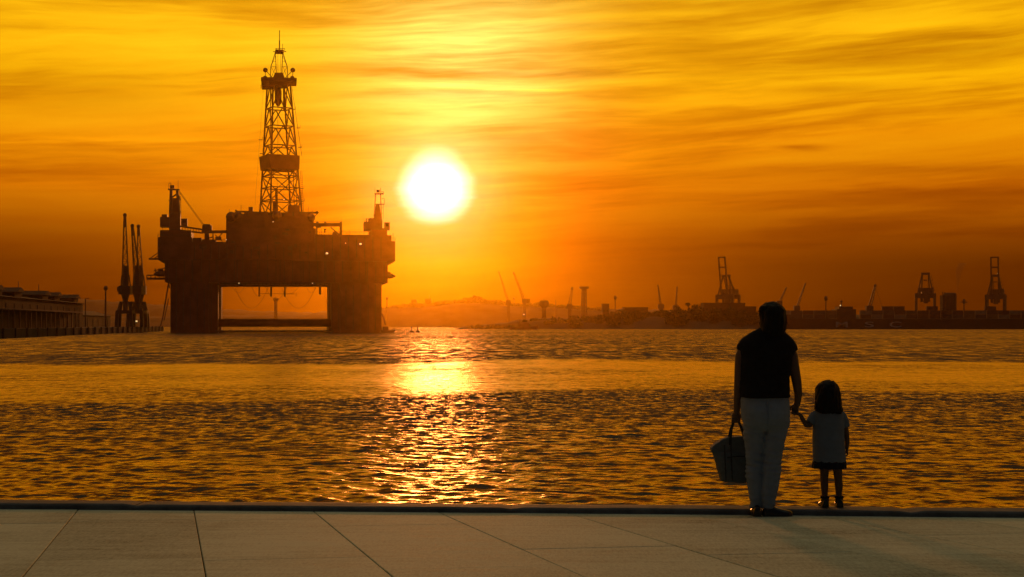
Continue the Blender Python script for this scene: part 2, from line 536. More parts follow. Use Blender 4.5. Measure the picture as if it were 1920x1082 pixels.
def build_pavement():
    # bed sheet under the slabs, large, following the fall
    mb = MB()
    xs = [k[0] for k in KERB]
    top = []; low = []
    for x in xs:
        y = kerb_y(x) + .02
        top.append((x, y, pav_z(y) - .014)); low.append((x, -45, pav_z(-45) - .014))
    n = len(xs)
    mb.add(top + low, [(k, k + 1, n + k + 1, n + k) for k in range(n - 1)])
    pav = mb.build('pavement', M_BED)
    tag(pav, 'sloping promenade of large pale stone slabs along the water', None, None, 'structure')
    # slabs
    ca, sa = math.cos(PAV_DIR), math.sin(PAV_DIR)
    def to_uv(x, y):                             # u across the joints, v along them
        return x * ca - y * sa, x * sa + y * ca
    def to_xy(u, v):
        return u * ca + v * sa, -u * sa + v * ca
    jl = [145, 363.5, 586, 814, 1046, 1262, 1478]
    us = []
    for px in jl:
        y = (CAM_H - PAV0) / ((957 - HOR) / FPX - SLOPE)
        us.append(to_uv((px - 960) / FPX * y, y)[0])
    w = (us[-1] - us[0]) / (len(us) - 1)
    us = [us[0] - w * k for k in range(9, 0, -1)] + us + [us[-1] + w * k for k in range(1, 10)]
    L = 2.72
    def vfor(px, py):
        y = (CAM_H - PAV0) / ((py - HOR) / FPX - SLOPE)
        return to_uv((px - 960) / FPX * y, y)[1]
    known = {8: vfor(30, 1058), 10: vfor(365, 977), 11: vfor(735, 1068), 13: vfor(1325, 1041), 12: vfor(1150, 1075) + 1.3}
    rnd = random.Random(3)
    g = .0034
    for i in range(len(us) - 1):
        v0 = known.get(i, vfor(960, 1000) + rnd.uniform(0, L))
        k0 = int((v0 - 2.0) / L) + 1
        for k in range(-1, k0 + 4):
            va = v0 + (k - k0) * L; vb = va + L
            bm = bmesh.new()
            ps = [to_xy(us[i] + g, va + g), to_xy(us[i + 1] - g, va + g), to_xy(us[i + 1] - g, vb - g), to_xy(us[i] + g, vb - g)]
            cx = sum(p[0] for p in ps) / 4
            if abs(cx) > 12:
                bm.free(); continue
            dz = rnd.uniform(-.0012, .0012)
            lo = [bm.verts.new((x, y, pav_z(y) - .030)) for x, y in ps]
            hi = [bm.verts.new((x, y, pav_z(y) + dz)) for x, y in ps]
            bm.faces.new(hi); bm.faces.new(lo[::-1])
            for a in range(4):
                bm.faces.new((lo[a], lo[(a + 1) % 4], hi[(a + 1) % 4], hi[a]))
            # cut along the kerb line
            for (x0, y0), (x1, y1) in zip(KERB, KERB[1:]):
                mx = max(p[0] for p in ps); mn = min(p[0] for p in ps)
                if x1 < mn or x0 > mx:
                    continue
                d = Vector((x1 - x0, y1 - y0, 0)); nrm = Vector((-d.y, d.x, 0)).normalized()
                r = bmesh.ops.bisect_plane(bm, geom=bm.verts[:] + bm.edges[:] + bm.faces[:], plane_co=(x0, y0 + .004, 0), plane_no=nrm, clear_outer=True)
                ed = [e for e in bm.edges if e.is_boundary]
                if ed:
                    bmesh.ops.holes_fill(bm, edges=ed)
            if len(bm.verts) < 6:
                bm.free(); continue
            bmesh.ops.recalc_face_normals(bm, faces=bm.faces)
            top_e = [e for e in bm.edges if all(abs(v.co.z - pav_z(v.co.y) - dz) < 1e-4 for v in e.verts)]
            bmesh.ops.bevel(bm, geom=top_e, offset=.0035, segments=1, affect='EDGES')
            me = bpy.data.meshes.new('paving_slab'); bm.to_mesh(me); bm.free()
            me.materials.append(M_STONE)
            link('paving_slab', me, pav)

def build_kerb():
    # rounded low kerb swept along the edge, in long stones
    prof = [(.0, -.03), (.0, .030), (.008, .040), (.022, .044), (.16, .046), (.28, .040), (.32, .025), (.335, .0), (.335, -.30)]
    pts = []
    x = -24.0
    while x <= 24.0:
        y = kerb_y(x) + .030 * mnoise.noise(Vector((x * .55, 3.1, 0))) * (1.6 if x < 0 else .7)
        pts.append((x, y)); x += .1
    root = link('kerb', None)
    tag(root, 'low dark stone kerb along the water edge', None, None, 'structure')
    n = len(prof); per = 30                      # 3 m stones
    rnd = random.Random(9)
    for s in range(0, len(pts) - 1, per):
        seg = pts[s:s + per + 1]
        if len(seg) < 3:
            break
        mb = MB(); vs = []; dz = rnd.uniform(-.003, .003)
        for j, (x, y) in enumerate(seg):
            nick = .011 if j in (0, len(seg) - 1) else 0.0
            for (a, h) in prof:
                jit = .003 * mnoise.noise(Vector((x * 4, a * 30, h * 30))) + .005 * mnoise.noise(Vector((x * 1.1, a * 5, 7))) - nick
                vs.append((x, y + a + jit, pav_z(y) + h + dz + jit))
        fs = []
        for j in range(len(seg) - 1):
            for k in range(n - 1):
                fs.append((j * n + k, (j + 1) * n + k, (j + 1) * n + k + 1, j * n + k + 1))
        fs += [tuple(range(n)), tuple(range(len(vs) - 1, len(vs) - n - 1, -1))]
        mb.add(vs, fs)
        mb.build('kerb_stone', M_KERB, root)
    # quay wall below
    mb = MB(); xs = [k[0] for k in KERB]
    a = [(x, kerb_y(x) + .30, pav_z(kerb_y(x)) - .06) for x in xs]; b = [(x, kerb_y(x) + .30, -1.0) for x in xs]
    c = [(x, -45, -1.0) for x in xs]
    n = len(xs)
    mb.add(a + b + c, [(k, k + 1, n + k + 1, n + k) for k in range(n - 1)] + [(n + k, n + k + 1, 2 * n + k + 1, 2 * n + k) for k in range(n - 1)])
    tag(mb.build('quay_wall', M_CONC), 'concrete quay wall dropping from the kerb to the water', None, None, 'structure')

build_pavement()
build_kerb()

# ------------------------------------------------------------------ drilling rig
RIG_A = math.atan((517 - 960) / FPX)             # its long axis points along the view so the rear columns hide behind the front ones
RIG_O = Vector(((517 - 960) / FPX * 540, 540, 0))
RN = Vector((math.sin(RIG_A), math.cos(RIG_A), 0)); RX = Vector((math.cos(RIG_A), -math.sin(RIG_A), 0))
def rp(px, py, yl):
    d = Vector(((px - 960) / FPX, 1, -(py - HOR) / FPX)); c = Vector((0, 0, CAM_H))
    t = (yl + RIG_O.dot(RN)) / d.dot(RN)
    p = c + d * t - RIG_O
    return Vector((p.dot(RX), p.dot(RN), p.z))

rig = thing('drilling_rig', RIG_O, 'huge four-column drilling rig with tall lattice derrick floating left of the sun', 'drilling rig', -RIG_A)

def rbox(name, x0, y0, x1, y1, d0, d1, parent=rig, m=M_STEEL, dref=None, bev=0.0):
    a = rp(x0, y1, dref if dref is not None else d0); b = rp(x1, y0, dref if dref is not None else d0)
    mb = MB().box(a.x, b.x, d0, d1, a.z, b.z)
    o = mb.build(name, m, parent)
    if bev:
        bm = bmesh.new(); bm.from_mesh(o.data)
        bmesh.ops.bevel(bm, geom=[e for e in bm.edges if abs(e.verts[0].co.z - e.verts[1].co.z) > 1], offset=bev, segments=4, affect='EDGES')
        bm.to_mesh(o.data); bm.free()
    return o

def rbars(name, segs, w, parent=rig, m=M_STEEL2, n=4):
    mb = MB()
    for s in segs:
        p, q = rp(*s[0]), rp(*s[1])
        mb.bar(p, q, s[2] if len(s) > 2 else w, None, n)
    return mb.build(name, m, parent)

# columns, pontoons and the horizontal braces near the water
DEP = 50.0
for (a, b) in ((318.5, 408), (622, 716.5)):
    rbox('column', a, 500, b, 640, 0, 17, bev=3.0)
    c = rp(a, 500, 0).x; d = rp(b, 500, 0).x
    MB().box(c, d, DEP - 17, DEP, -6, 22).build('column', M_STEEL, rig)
    MB().box(c - 1, d + 1, -8, DEP + 8, -12, -6).build('pontoon', M_STEEL, rig)
    for k in range(6):                            # fender strips on the front of the column
        fx = c + (d - c) * (k + .9) / 6.8
        MB().box(fx - .12, fx + .12, -.35, .05, 1.0, 17).build('fender_strip', M_STEEL2, rig)
a = rp(404, 598, 8); b = rp(626, 613, 8)
MB().tube([(a.x, 8, (a.z + b.z) / 2), (b.x, 8, (a.z + b.z) / 2)], (a.z - b.z) / 2, 16).build('brace_tube', M_STEEL, rig, True)
MB().tube([(a.x, DEP - 8, (a.z + b.z) / 2), (b.x, DEP - 8, (a.z + b.z) / 2)], (a.z - b.z) / 2, 16).build('brace_tube', M_STEEL, rig, True)
a = rp(404, 620, 2); b = rp(626, 620, 2)
MB().tube([(a.x, 2, .55), (b.x, 2, .55)], .32, 8).build('floating_boom', M_STEEL2, rig)

# box deck
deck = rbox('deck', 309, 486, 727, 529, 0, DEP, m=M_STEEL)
rbox('deck_side', 316, 514, 322, 530, 1, DEP - 1, deck)
rbox('upper_deck', 295.5, 445, 360, 487, -1.5, DEP + 1)
rbox('upper_deck', 360.05, 455, 590, 486.3, -1.2, DEP)
rbox('upper_deck', 590.05, 440.5, 700, 489, -1.4, DEP)
rbox('upper_deck', 700.05, 452, 741, 490, -1.6, DEP + 1)
rbox('deck_house', 300, 432, 358, 445, 2, 22)
rbox('deck_house', 697, 431, 726, 452, 3, 20)
rbox('deck_house', 714, 441, 734, 452, 6, 20)
rbox('drill_floor_house', 424, 406, 588, 455, 8, 44)
rbox('drill_floor_house', 430, 428, 592, 455.5, 3, 8)
rbox('equipment_house', 458, 397, 503, 407, 12, 40)
rbox('equipment_house', 533, 400, 580, 407, 12, 40)
rbox('equipment_house', 466, 388, 474, 398, 14, 20)
rbox('equipment_house', 540, 385, 562, 401, 16, 30)
rbox('equipment_house', 511, 377, 521, 407, 16, 20)
rbox('equipment_house', 360, 446, 378, 456, 6, 24)
rbox('equipment_house', 379, 449, 404, 456, 4, 20)
rbox('equipment_house', 624, 435, 632, 441, 6, 12)
rnd = random.Random(21)
for k in range(13):                               # machinery boxes and vents breaking the deck skyline
    px = rnd.uniform(428, 580); hh = rnd.uniform(2, 6); ww = rnd.uniform(3, 9)
    rbox('deck_vent', px, 406 - hh, px + ww, 407, 10 + k * 1.5, 13 + k * 1.5)
for (px, py, r) in ((434, 408, 1.9), (446, 406, 1.7), (440, 409, 1.5), (520, 405, 1.6), (584, 409, 1.3)):
    p = rp(px, py, 8); MB().tube([(p.x, 5, p.z), (p.x, 14, p.z)], r, 12).build('storage_tank', M_STEEL2, rig, True)
for k in range(34):
    px = rnd.uniform(426, 586); hh = rnd.uniform(1.5, 5); ww = rnd.uniform(1.2, 4)
    rbox('deck_vent', px, 401 - hh if 455 < px < 580 else 407 - hh, px + ww, 407, 9 + k * .9, 9.8 + k * .9, m=M_STEEL2)
for (px, y0, y1) in ((430, 407, 392), (452, 400, 384), (486, 397, 383), (578, 402, 386), (586, 408, 394), (603, 440, 428), (655, 440, 431), (690, 440, 426), (737, 452, 437), (305, 432, 420), (362, 446, 434)):
    rbars('whip_aerial', [((px, y0, 6), (px, y1, 6))], .13)
for (x0, x1, y) in ((426, 458, 405.5), (503, 534, 404), (560, 589, 405)):
    n = int((x1 - x0) / 5)
    rbars('roof_rail', [((x0, y - 4.5, 8.2), (x1, y - 4.5, 8.2)), ((x0, y - 2.4, 8.2), (x1, y - 2.4, 8.2))] + [((x0 + (x1 - x0) * i / n, y - 4.5, 8.2), (x0 + (x1 - x0) * i / n, y, 8.2)) for i in range(n + 1)], .1)
for k in range(16):
    px = rnd.uniform(364, 580); py = rnd.uniform(432, 480); ww = rnd.uniform(4, 14); hh = rnd.uniform(3, 9)
    rbox('wall_locker', px, py - hh, px + ww, py, 2.2 if py < 455 else -1.6, 3.1 if py < 455 else -1.1, m=M_STEEL2)
for k in range(9):
    px = 366 + k * 40 + rnd.uniform(-6, 6)
    rbars('deck_pipe', [((px, 487, -.6), (px, 528, -.6)), ((px, 487, -.6), (px + rnd.uniform(8, 22), 487, -.6))], .3)
# stiffener ribs and gallery rails on the deck face
for k in range(27):
    px = 314 + k * 15.6
    rbox('deck_rib', px, 489.5, px + 1.4, 528, -.28, .02, deck, M_STEEL2)
for k in range(24):
    px = 364 + k * 15.2
    rbox('deck_rib', px, 459 if px < 590 else 444, px + 1.6, 485, -1.75, -1.38, deck, M_STEEL2)
for (x0, x1, y) in ((296, 359, 444), (361, 424, 454.5), (591, 699, 439.5), (701, 741, 451)):
    segs = [((x0, y - 5, -1.2), (x1, y - 5, -1.2)), ((x0, y - 2.7, -1.2), (x1, y - 2.7, -1.2))]
    n = int((x1 - x0) / 8)
    segs += [((x0 + (x1 - x0) * i / n, y - 5, -1.2), (x0 + (x1 - x0) * i / n, y, -1.2)) for i in range(n + 1)]
    rbars('guard_rail', segs, .10)
# walkway slung under the deck
walk = rbars('walkway', [((412, 536, 3), (620, 536, 3), .75), ((412, 531.5, 3), (620, 531.5, 3), .2)], .5)
for k in range(27):
    px = 414 + k * 7.8
    rbars('walkway_post', [((px, 529, 3), (px, 537, 3))], .16, walk)
for (px, y0, y1, w) in ((486, 537, 556, .5), (508.5, 537, 556, .6), (534, 537, 556.5, .55), (600, 537, 552, .8), (555, 549, 556, .14)):
    rbars('hanging_pipe', [((px, y0, 6), (px, y1, 6))], w)
rbars('hanging_beam', [((486, 550.5, 6), (552, 551, 6))], .14)
def hose(pts, r):
    P = []
    for (x0, y0), (xm, ym), (x1, y1) in [pts]:
        for i in range(25):
            t = i / 24; s = 4 * t * (1 - t)
            P.append(rp(x0 + (x1 - x0) * t, y0 + (y1 - y0) * t + (ym - (y0 + y1) / 2) * s, 6))
    MB().tube(P, r, 5).build('hanging_hose', M_STEEL2, rig)
for h in (((441, 540), (472, 578), (503, 538)), ((528, 540), (556, 578), (592, 538)), ((436, 538), (447, 549), (458, 538)),
          ((472, 538), (483, 553), (490, 553)), ((498, 538), (517, 562), (538, 538)), ((536, 551), (548, 549), (560, 538)), ((575, 538), (584, 549), (592, 540))):
    hose(h, .055)
# side platforms, lifeboats and struts
pl = rbars('side_platform', [((275, 522.5, 6), (318, 522.5, 6), .75), ((275, 516, 6), (318, 516, 6), .35)], .3)
for px in (275.5, 283, 291, 299, 307):
    rbars('platform_post', [((px, 516, 6), (px, 523, 6))], .28, pl)
rbars('side_strut', [((279, 485.5, 6), (312, 486, 6), .6), ((281, 485, 6), (296, 474, 6), .28), ((289, 485, 6), (297, 479, 6), .28)], .3)
def lifeboat(px0, px1, py0, py1, flip):
    a = rp(px0, py1, 5); b = rp(px1, py0, 5); L = b.x - a.x; zc = (a.z + b.z) / 2; h = (b.z - a.z) / 2
    rs = []
    for i in range(13):
        t = i / 12; s = max(.12, (1 - abs(2 * t - 1) ** 2.6))
        rs.append(((a.x + L * t, 5, zc + .15 * h * (2 * t - 1) * flip), h * s))
    o = MB().tube([r[0] for r in rs], [r[1] for r in rs], 12).build('lifeboat', M_STEEL2, rig, True)
    MB().box(a.x + L * .3, a.x + L * .6, 4.2, 5.8, zc + h * .6, zc + h * 1.5).build('canopy', M_STEEL2, o)
    return o
lifeboat(288, 318, 507, 519, 1)
lifeboat(717, 741.5, 512.5, 522.5, -1)
rbars('lifeboat_davit', [((716, 521, 5), (720, 505, 5)), ((716, 512, 5), (742, 518, 5), .2)], .4)
rbars('lifeboat_davit', [((318, 500, 5), (288, 508, 5)), ((291, 503, 5), (292, 512, 5))], .3)
for s in (((317, 525, 5), (305, 598, 3), .45), ((316, 560, 5), (308, 600, 3), .3), ((305, 596, 3), (301, 612, 3), .35), ((314, 524, 6), (318, 540, 4), .3)):
    rbars('mooring_chain', [s], .3)
rbars('mooring_chain', [((716, 588, 3), (723, 609, 0))], .32)
# right hand truss gantry
g = rbars('truss_gantry', [((588, 421.5, 6), (640, 421.5, 6), 1.25), ((639, 416, 6), (639, 441, 6), .9), ((620, 426, 6), (636, 440, 6), .45),
                           ((592, 425, 6), (602, 425, 6), .8), ((594, 425, 6), (594, 441, 6), .5), ((609, 430, 6), (609, 436, 6), .4), ((607, 430, 6), (612, 430, 6), .4)], .5)
rbars('gantry_rail', [((590, 415.5, 6), (640, 415, 6)), ((640.5, 410, 6), (640.5, 441, 6)), ((640, 433, 6), (647, 433, 6))], .11, g)
for px in (595, 610):
    p = rp(px, 418, 6); MB().ball(p, .55).build('gantry_winch', M_STEEL2, g, True)
# flare booms
fb = rbars('flare_boom', [((442, 397, 12), (470, 397, 12), .6), ((441.5, 393.5, 12), (445, 398, 12), .55)], .5)
fb = rbars('flare_boom', [((560, 399, 12), (596, 399, 12), .65), ((593, 396, 12), (597, 400, 12), .7), ((596, 400, 12), (585, 411, 12), .3)], .5)

# derrick --------------------------------------------------------
DC = 26.0                                          # depth of its centre behind the front
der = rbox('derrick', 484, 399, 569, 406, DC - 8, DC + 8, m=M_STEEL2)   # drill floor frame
s_ = 540.0 / FPX
th = R(19)
def corner(i, py):
    t = (400 - py) / (400 - 160.0)
    half = (11.9 * (1 - t) + 6.6 * t) / 2
    cxp = 526.5 * (1 - t) + 522.5 * t
    base_p = rp(cxp, py, DC)
    sx, sy = ((-1, -1), (1, -1), (1, 1), (-1, 1))[i]
    lx, ly = sx * half, sy * half
    return Vector((base_p.x + lx * math.cos(th) + ly * math.sin(th) * -1, DC + lx * math.sin(th) + ly * math.cos(th), base_p.z))
LV = [401, 377, 353, 331, 319, 294, 274, 238, 204, 160]
for i in range(4):
    MB().bar(corner(i, 402), corner(i, 158), .62).build('derrick_leg', M_STEEL2, der)
for li, (ya, yb) in enumerate(zip(LV, LV[1:])):
    for i in range(4):
        j = (i + 1) % 4
        a, b, c, d = corner(i, ya), corner(j, ya), corner(i, yb), corner(j, yb)
        MB().bar(c, d, .36).build('derrick_girt', M_STEEL2, der)
        if yb == 294:
            continue
        top = (c + d) / 2
        if li in (0, 2):                           # V braces in the lower bays, inverted V above
            mid = (a + b) / 2
            MB().bar(c, mid, .30).build('derrick_brace', M_STEEL2, der); MB().bar(d, mid, .30).build('derrick_brace', M_STEEL2, der)
        else:
            MB().bar(a, top, .34).build('derrick_brace', M_STEEL2, der); MB().bar(b, top, .34).build('derrick_brace', M_STEEL2, der)
# wind wall
mb = MB(); vs = []
for py in (319, 293):
    for i in range(4):
        c = corner(i, py); ctr = rp(529.5, py, DC); ctr.y = DC
        vs.append(ctr + (c - ctr) * 1.10 * (1.0 if py == 319 else 1.11))
mb.add(vs, [(0, 1, 5, 4), (1, 2, 6, 5), (2, 3, 7, 6), (3, 0, 4, 7), (4, 5, 6, 7), (3, 2, 1, 0)])
mb.build('wind_wall', M_STEEL, der)
# ladder, pipes and travelling block inside
rbars('stand_pipe', [((552, 400, DC), (550, 320, DC), .3), ((556, 400, DC), (556, 320, DC), .22), ((507, 170, DC), (508, 300, DC), .3)], .25, der)
rbars('ladder', [((567, 400, DC - 4), (563, 320, DC - 4)), ((569.5, 400, DC - 4), (566, 320, DC - 4)), ((566, 292, DC - 4), (547, 162, DC - 4))] +
      [((566 - k * .1, 398 - k * 4, DC - 4), (569 - k * .1, 398 - k * 4, DC - 4)) for k in range(18)], .13, der)
for (px, py) in ((567, 353), (568, 377), (560, 240), (551, 205), (563, 276), (489, 262), (491, 288)):
    rbars('ladder_landing', [((px - 4, py, DC - 4), (px + 3, py, DC - 4)), ((px + 3, py, DC - 4), (px + 3, py - 6, DC - 4), .1)], .22, der)
rbars('drill_line', [((520, 165, DC), (520, 290, DC)), ((523, 165, DC), (523, 290, DC)), ((520, 320, DC), (519, 380, DC)), ((494, 165, DC - 6), (478, 385, DC - 6), .06)], .09, der)
p = rp(521.5, 178, DC)
MB().rings([(p.x, DC, p.z - 4.2, .4, .4), (p.x, DC, p.z - 3, 1.2, .9), (p.x, DC, p.z + 1, 1.3, 1.0), (p.x, DC, p.z + 4, .8, .8)], 10).build('travelling_block', M_STEEL2, der)
rbars('hanging_tool', [((532, 163, DC), (532, 203, DC), .55)], .5, der)
rbars('hanging_tool', [((518, 353, DC), (519, 400, DC), .9)], .5, der)
# crown
cr = rbox('crown_platform', 490, 151, 556, 155.5, DC - 6.2, DC + 6.2, der, M_STEEL2, dref=DC)
rbox('crown_platform', 491, 164, 512, 166.5, DC - 5, DC + 2, der, M_STEEL2, dref=DC)
mb = MB(); a = rp(510, 151, DC); b = rp(535, 151, DC); c = rp(530, 138, DC); d = rp(516, 138, DC)
mb.prism([(a.x, a.z), (b.x, b.z), (c.x, c.z), (d.x, d.z)], DC - 2.2, DC + 2.2); mb.build('crown_block', M_STEEL2, der)
mb = MB(); a = rp(504, 155.6, DC); b = rp(546, 155.6, DC); c = rp(538, 163, DC); d = rp(508, 163, DC)
mb.prism([(a.x, a.z), (b.x, b.z), (c.x, c.z), (d.x, d.z)], DC - 4, DC + 4); mb.build('crown_block', M_STEEL2, der)
rbars('crown_rail', [((489, 147.5, DC - 6), (556, 147.5, DC - 6))] + [((489.5 + 66 * k / 12, 147.5, DC - 6), (489.5 + 66 * k / 12, 152, DC - 6)) for k in range(13)] +
      [((489.5, 159, DC - 5), (489.5, 166, DC - 5), .22), ((496, 159, DC - 5), (496, 166, DC - 5))], .14, der)
for (px, py, r) in ((497.5, 131.5, .88), (549, 131.5, .88), (497, 146, .8), (548, 146, .8)):
    p = rp(px, py, DC - 4); MB().ball(p, r, 14, 8).build('antenna_dome', M_STEEL2, der, True)
    q = rp(px, py + 14, DC - 4); MB().bar(p, (p.x, p.y, q.z), .2).build('dome_stand', M_STEEL2, der)
rbars('dome_strut', [((500, 134, DC - 4), (512, 147, DC - 4)), ((547, 134, DC - 4), (534, 147, DC - 4))], .22, der)
# gin pole frame over the crown
for d in (DC - 2.2, DC + 2.2):
    for (x0, x1) in ((506.5, 516.5), (540, 530)):
        xm = x0 + (x1 - x0) * .15
        rbars('top_frame', [((x0, 150, d), (xm, 125, d)), ((xm, 125, d), (x1, 97, d)), ((x1 + (2 if x1 < 523 else -2), 150, d), (x1, 97, d))] +
              [((xm + (x1 - xm) * t, 125 - 28 * t, d), (x1 + (2 if x1 < 523 else -2) * (1 - t), 125 - 28 * t, d), .12) for t in (.0, .35, .7)] +
              [((x0, 150, d), (x1 + 1, 125, d), .12), ((xm, 125, d), (x1, 140, d), .12), ((xm, 125, d), (x1, 105, d), .12)], .26, der)
rbars('top_line', [((521, 138, DC), (521, 99, DC)), ((526.5, 138, DC), (526.5, 99, DC))], .12, der)
rbox('top_platform', 516, 95.5, 532, 99, DC - 2.6, DC + 2.6, der, M_STEEL2, dref=DC)
rbars('top_rail', [((512, 97, DC), (537, 97, DC), .22), ((516, 91, DC), (534, 91, DC)), ((518, 91, DC), (518, 97, DC)), ((534, 91, DC), (534, 97, DC))], .16, der)
rbars('mast', [((524, 97, DC), (524, 76, DC), .42), ((524, 76, DC), (524.3, 57, DC), .26), ((530, 97, DC), (530, 82, DC), .16)], .3, der)

# deck cranes ----------------------------------------------------
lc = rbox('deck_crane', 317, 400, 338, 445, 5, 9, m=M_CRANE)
rbars('crane_tower', [((319.5, 402, 5), (321, 356, 6), 1.0), ((336, 402, 5), (332, 356, 6), .9), ((319.5, 402, 9), (321, 356, 8), 1.0), ((336, 402, 9), (332, 356, 8), .9),
                      ((320, 388, 6), (336, 372, 6), .5), ((336, 388, 6), (320, 372, 6), .5), ((320, 372, 6), (334, 362, 6), .5), ((320, 376, 7), (335, 376, 7), 1.6), ((320, 384, 7), (336, 384, 7), 2.0), ((320, 393, 7), (336, 393, 7), 2.4)], .6, lc, M_CRANE)
rbox('machinery_house', 300, 407, 318, 425, 4, 10, lc, M_CRANE)
rbox('machinery_house', 303, 402, 313, 408, 5, 9, lc, M_CRANE)
rbox('driver_cab', 339.5, 410, 351, 424, 4, 7, lc, M_CRANE)
rbox('cab_window', 342.5, 412.5, 348.5, 417.5, 3.95, 4.02, lc, M_GLASS)
rbars('tower_top', [((315, 355, 7), (337, 356, 7), .5), ((319, 350.5, 7), (327, 350.5, 7), 1.1), ((316.5, 344, 6), (316.5, 356, 6), .16), ((320.5, 343.5, 6), (320.5, 350, 6), .16), ((316.5, 343.5, 6), (320.5, 343, 6), .16),
                    ((334, 338, 6), (334, 356, 6), .12), ((316, 349, 6), (322, 349, 6), .12), ((331, 356, 6), (338, 374, 6), .3), ((317, 397, 6), (340, 397, 6), .3), ((316, 376, 6), (339, 375, 6), .3)], .2, lc, M_CRANE)
rbars('tower_ladder', [((337, 360, 6), (338, 408, 6)), ((339, 368, 6), (339.5, 408, 6))] + [((336.5, 364 + 5 * k, 6), (339.5, 364 + 5 * k, 6)) for k in range(9)], .12, lc, M_CRANE)
bo = [((336, 424, 6), (384, 431, 6)), ((330, 431, 6), (380, 437, 6))]
bo += [((342 + 5.2 * k, 424.9 + .76 * k, 6), (342 + 5.2 * k, 432.4 + .62 * k, 6), .22) for k in range(9)]
rbars('crane_boom', bo, .55, lc, M_CRANE)
rbars('crane_boom', [((378, 435, 6), (426, 434.5, 6), 1.0)], .9, lc, M_CRANE)
rbars('boom_rest', [((388, 433, 7), (388, 455, 7), 1.6), ((399.5, 436, 7), (399.5, 455, 7), .4), ((418, 436, 7), (402, 453, 7), .3), ((403, 440, 7), (418, 453, 7), .22), ((384, 449, 7), (400, 444, 7), .4)], .5, lc, M_STEEL2)
rbox('boom_rest_hut', 379, 422.5, 397, 433, 5, 9, lc, M_STEEL2)
rbox('hut_roof', 381, 420.3, 394, 422.6, 5, 9, lc, M_STEEL2)
for k, o in enumerate((0, 1.3, 2.6)):
    rbars('luffing_rope', [((334 + o, 358, 6 + k * .3), (379 + o * 1.3, 421, 6 + k * .3))], .10, lc, M_STEEL2)
rc = rbox('deck_crane', 699.5, 413, 717, 440, 6, 10, m=M_CRANE)
mb = MB(); pts = [rp(701, 414, 6), rp(716, 414, 6), rp(711.5, 382, 6), rp(706, 382, 6)]
mb.prism([(p.x, p.z) for p in pts], 6.2, 9.8); mb.build('crane_tower', M_CRANE, rc)
rbars('tower_frame', [((701.5, 414, 6), (704, 363, 6)), ((715.5, 414, 6), (713.5, 363, 6)), ((704, 383, 6), (721, 383, 6)), ((716, 372, 6), (720.5, 372, 6), .14), ((720.5, 372, 6), (720.5, 384, 6), .14),
                      ((702, 363.5, 6), (719, 363.5, 6), .45), ((706, 358.5, 6), (712, 358.5, 6), .9), ((703, 352, 6), (703, 364, 6), .15), ((713.8, 352, 6), (713.8, 364, 6), .15), ((719, 359, 6), (719, 364, 6), .15),
                      ((713, 359.5, 6), (719, 359.5, 6), .12), ((718.5, 384, 6), (718.5, 410, 6), .14), ((715, 390, 6), (719, 390, 6), .12), ((715, 400, 6), (719, 400, 6), .12), ((700, 404, 6), (706, 400, 6), .3)], .3, rc, M_CRANE)
rbox('machinery_house', 683, 416, 701, 432, 5, 11, rc, M_CRANE)
rbox('machinery_house', 693, 409, 704, 417, 6, 10, rc, M_CRANE)
rbars('exhaust_pipe', [((687, 417, 7), (687, 409.5, 7)), ((691.5, 417, 7), (691.5, 409.5, 7))], .45, rc, M_CRANE)
rbox('driver_cab', 721, 417, 731, 431, 5, 8, rc, M_CRANE)
rbox('cab_window', 723.5, 419, 728.5, 424.5, 4.95, 5.02, rc, M_GLASS)
rbars('cab_bracket', [((716, 430, 6), (722, 430, 6))], .8, rc, M_CRANE)
for (px, py, d) in ((613, 475, -1.9), (676, 457.5, -1.9), (648, 456, -1.9), (424, 449.5, 2.0), (532.5, 374, DC - 6), (512, 416, 2.6), (448, 531, 2.4), (586, 531, 2.4)):
    p = rp(px, py, d); r = .38 if px in (613, 676) else .17
    MB().ball(p, (r * 1.2, r, r * .8), 8, 5).build('work_lamp', M_LAMP, rig)
# small launch beside the right column
p = rp(725, 615, -4)
lb = thing('small_boat', RIG_O + RX * p.x + RN * -4.0, 'tiny work boat lying beside the right column of the drilling rig', 'boat', -RIG_A)
mb = MB(); mb.prism([(-2.4, .9), (-2.0, -.2), (2.2, -.2), (3.2, 1.2), (2.0, .9)], -1, 1); mb.build('hull', M_STEEL2, lb)
MB().box(-1.4, .6, -.8, .8, .9, 2.2).build('wheelhouse', M_STEEL2, lb)
MB().bar((-.4, 0, 2.2), (-.4, 0, 4.0), .14).build('mast', M_STEEL2, lb)

# ------------------------------------------------------------------ dark quay with sheds and cranes on the left
def qx(Y, off=0.0):                               # quay edge; off = metres back from the water
    return -66.0 - .128 * Y - off
QDIR = math.atan2(1, -.128)
mb = MB()
ya, yb = 180.0, 668.0
mb.add([(qx(ya), ya, 2.0), (qx(yb), yb, 2.0), (-700, yb, 2.0), (-700, ya, 2.0), (qx(ya), ya, -2.0), (qx(yb), yb, -2.0), (-700, yb, -2.0), (-700, ya, -2.0)],
       [(0, 1, 2, 3), (7, 6, 5, 4), (0, 4, 5, 1), (1, 5, 6, 2), (2, 6, 7, 3), (3, 7, 4, 0)])
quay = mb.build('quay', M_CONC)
tag(quay, 'dark concrete quay running out along the left shore', None, None, 'structure')
for k in range(30):
    Y = 270 + 13.5 * k
    MB().box(qx(Y) + .05, qx(Y) + .32, Y - .35, Y + .35, -1.9, 2.2).build('quay_pile', M_CONC, quay)

def along(off, Y0, Y1):
    """frame along the quay: origin at (off back, Y0), local x along the quay, local y away from the water"""
    p0 = Vector((qx(Y0, off), Y0, 2.0)); p1 = Vector((qx(Y1, off), Y1, 2.0))
    d = p1 - p0
    return p0, math.atan2(d.y, d.x), d.length

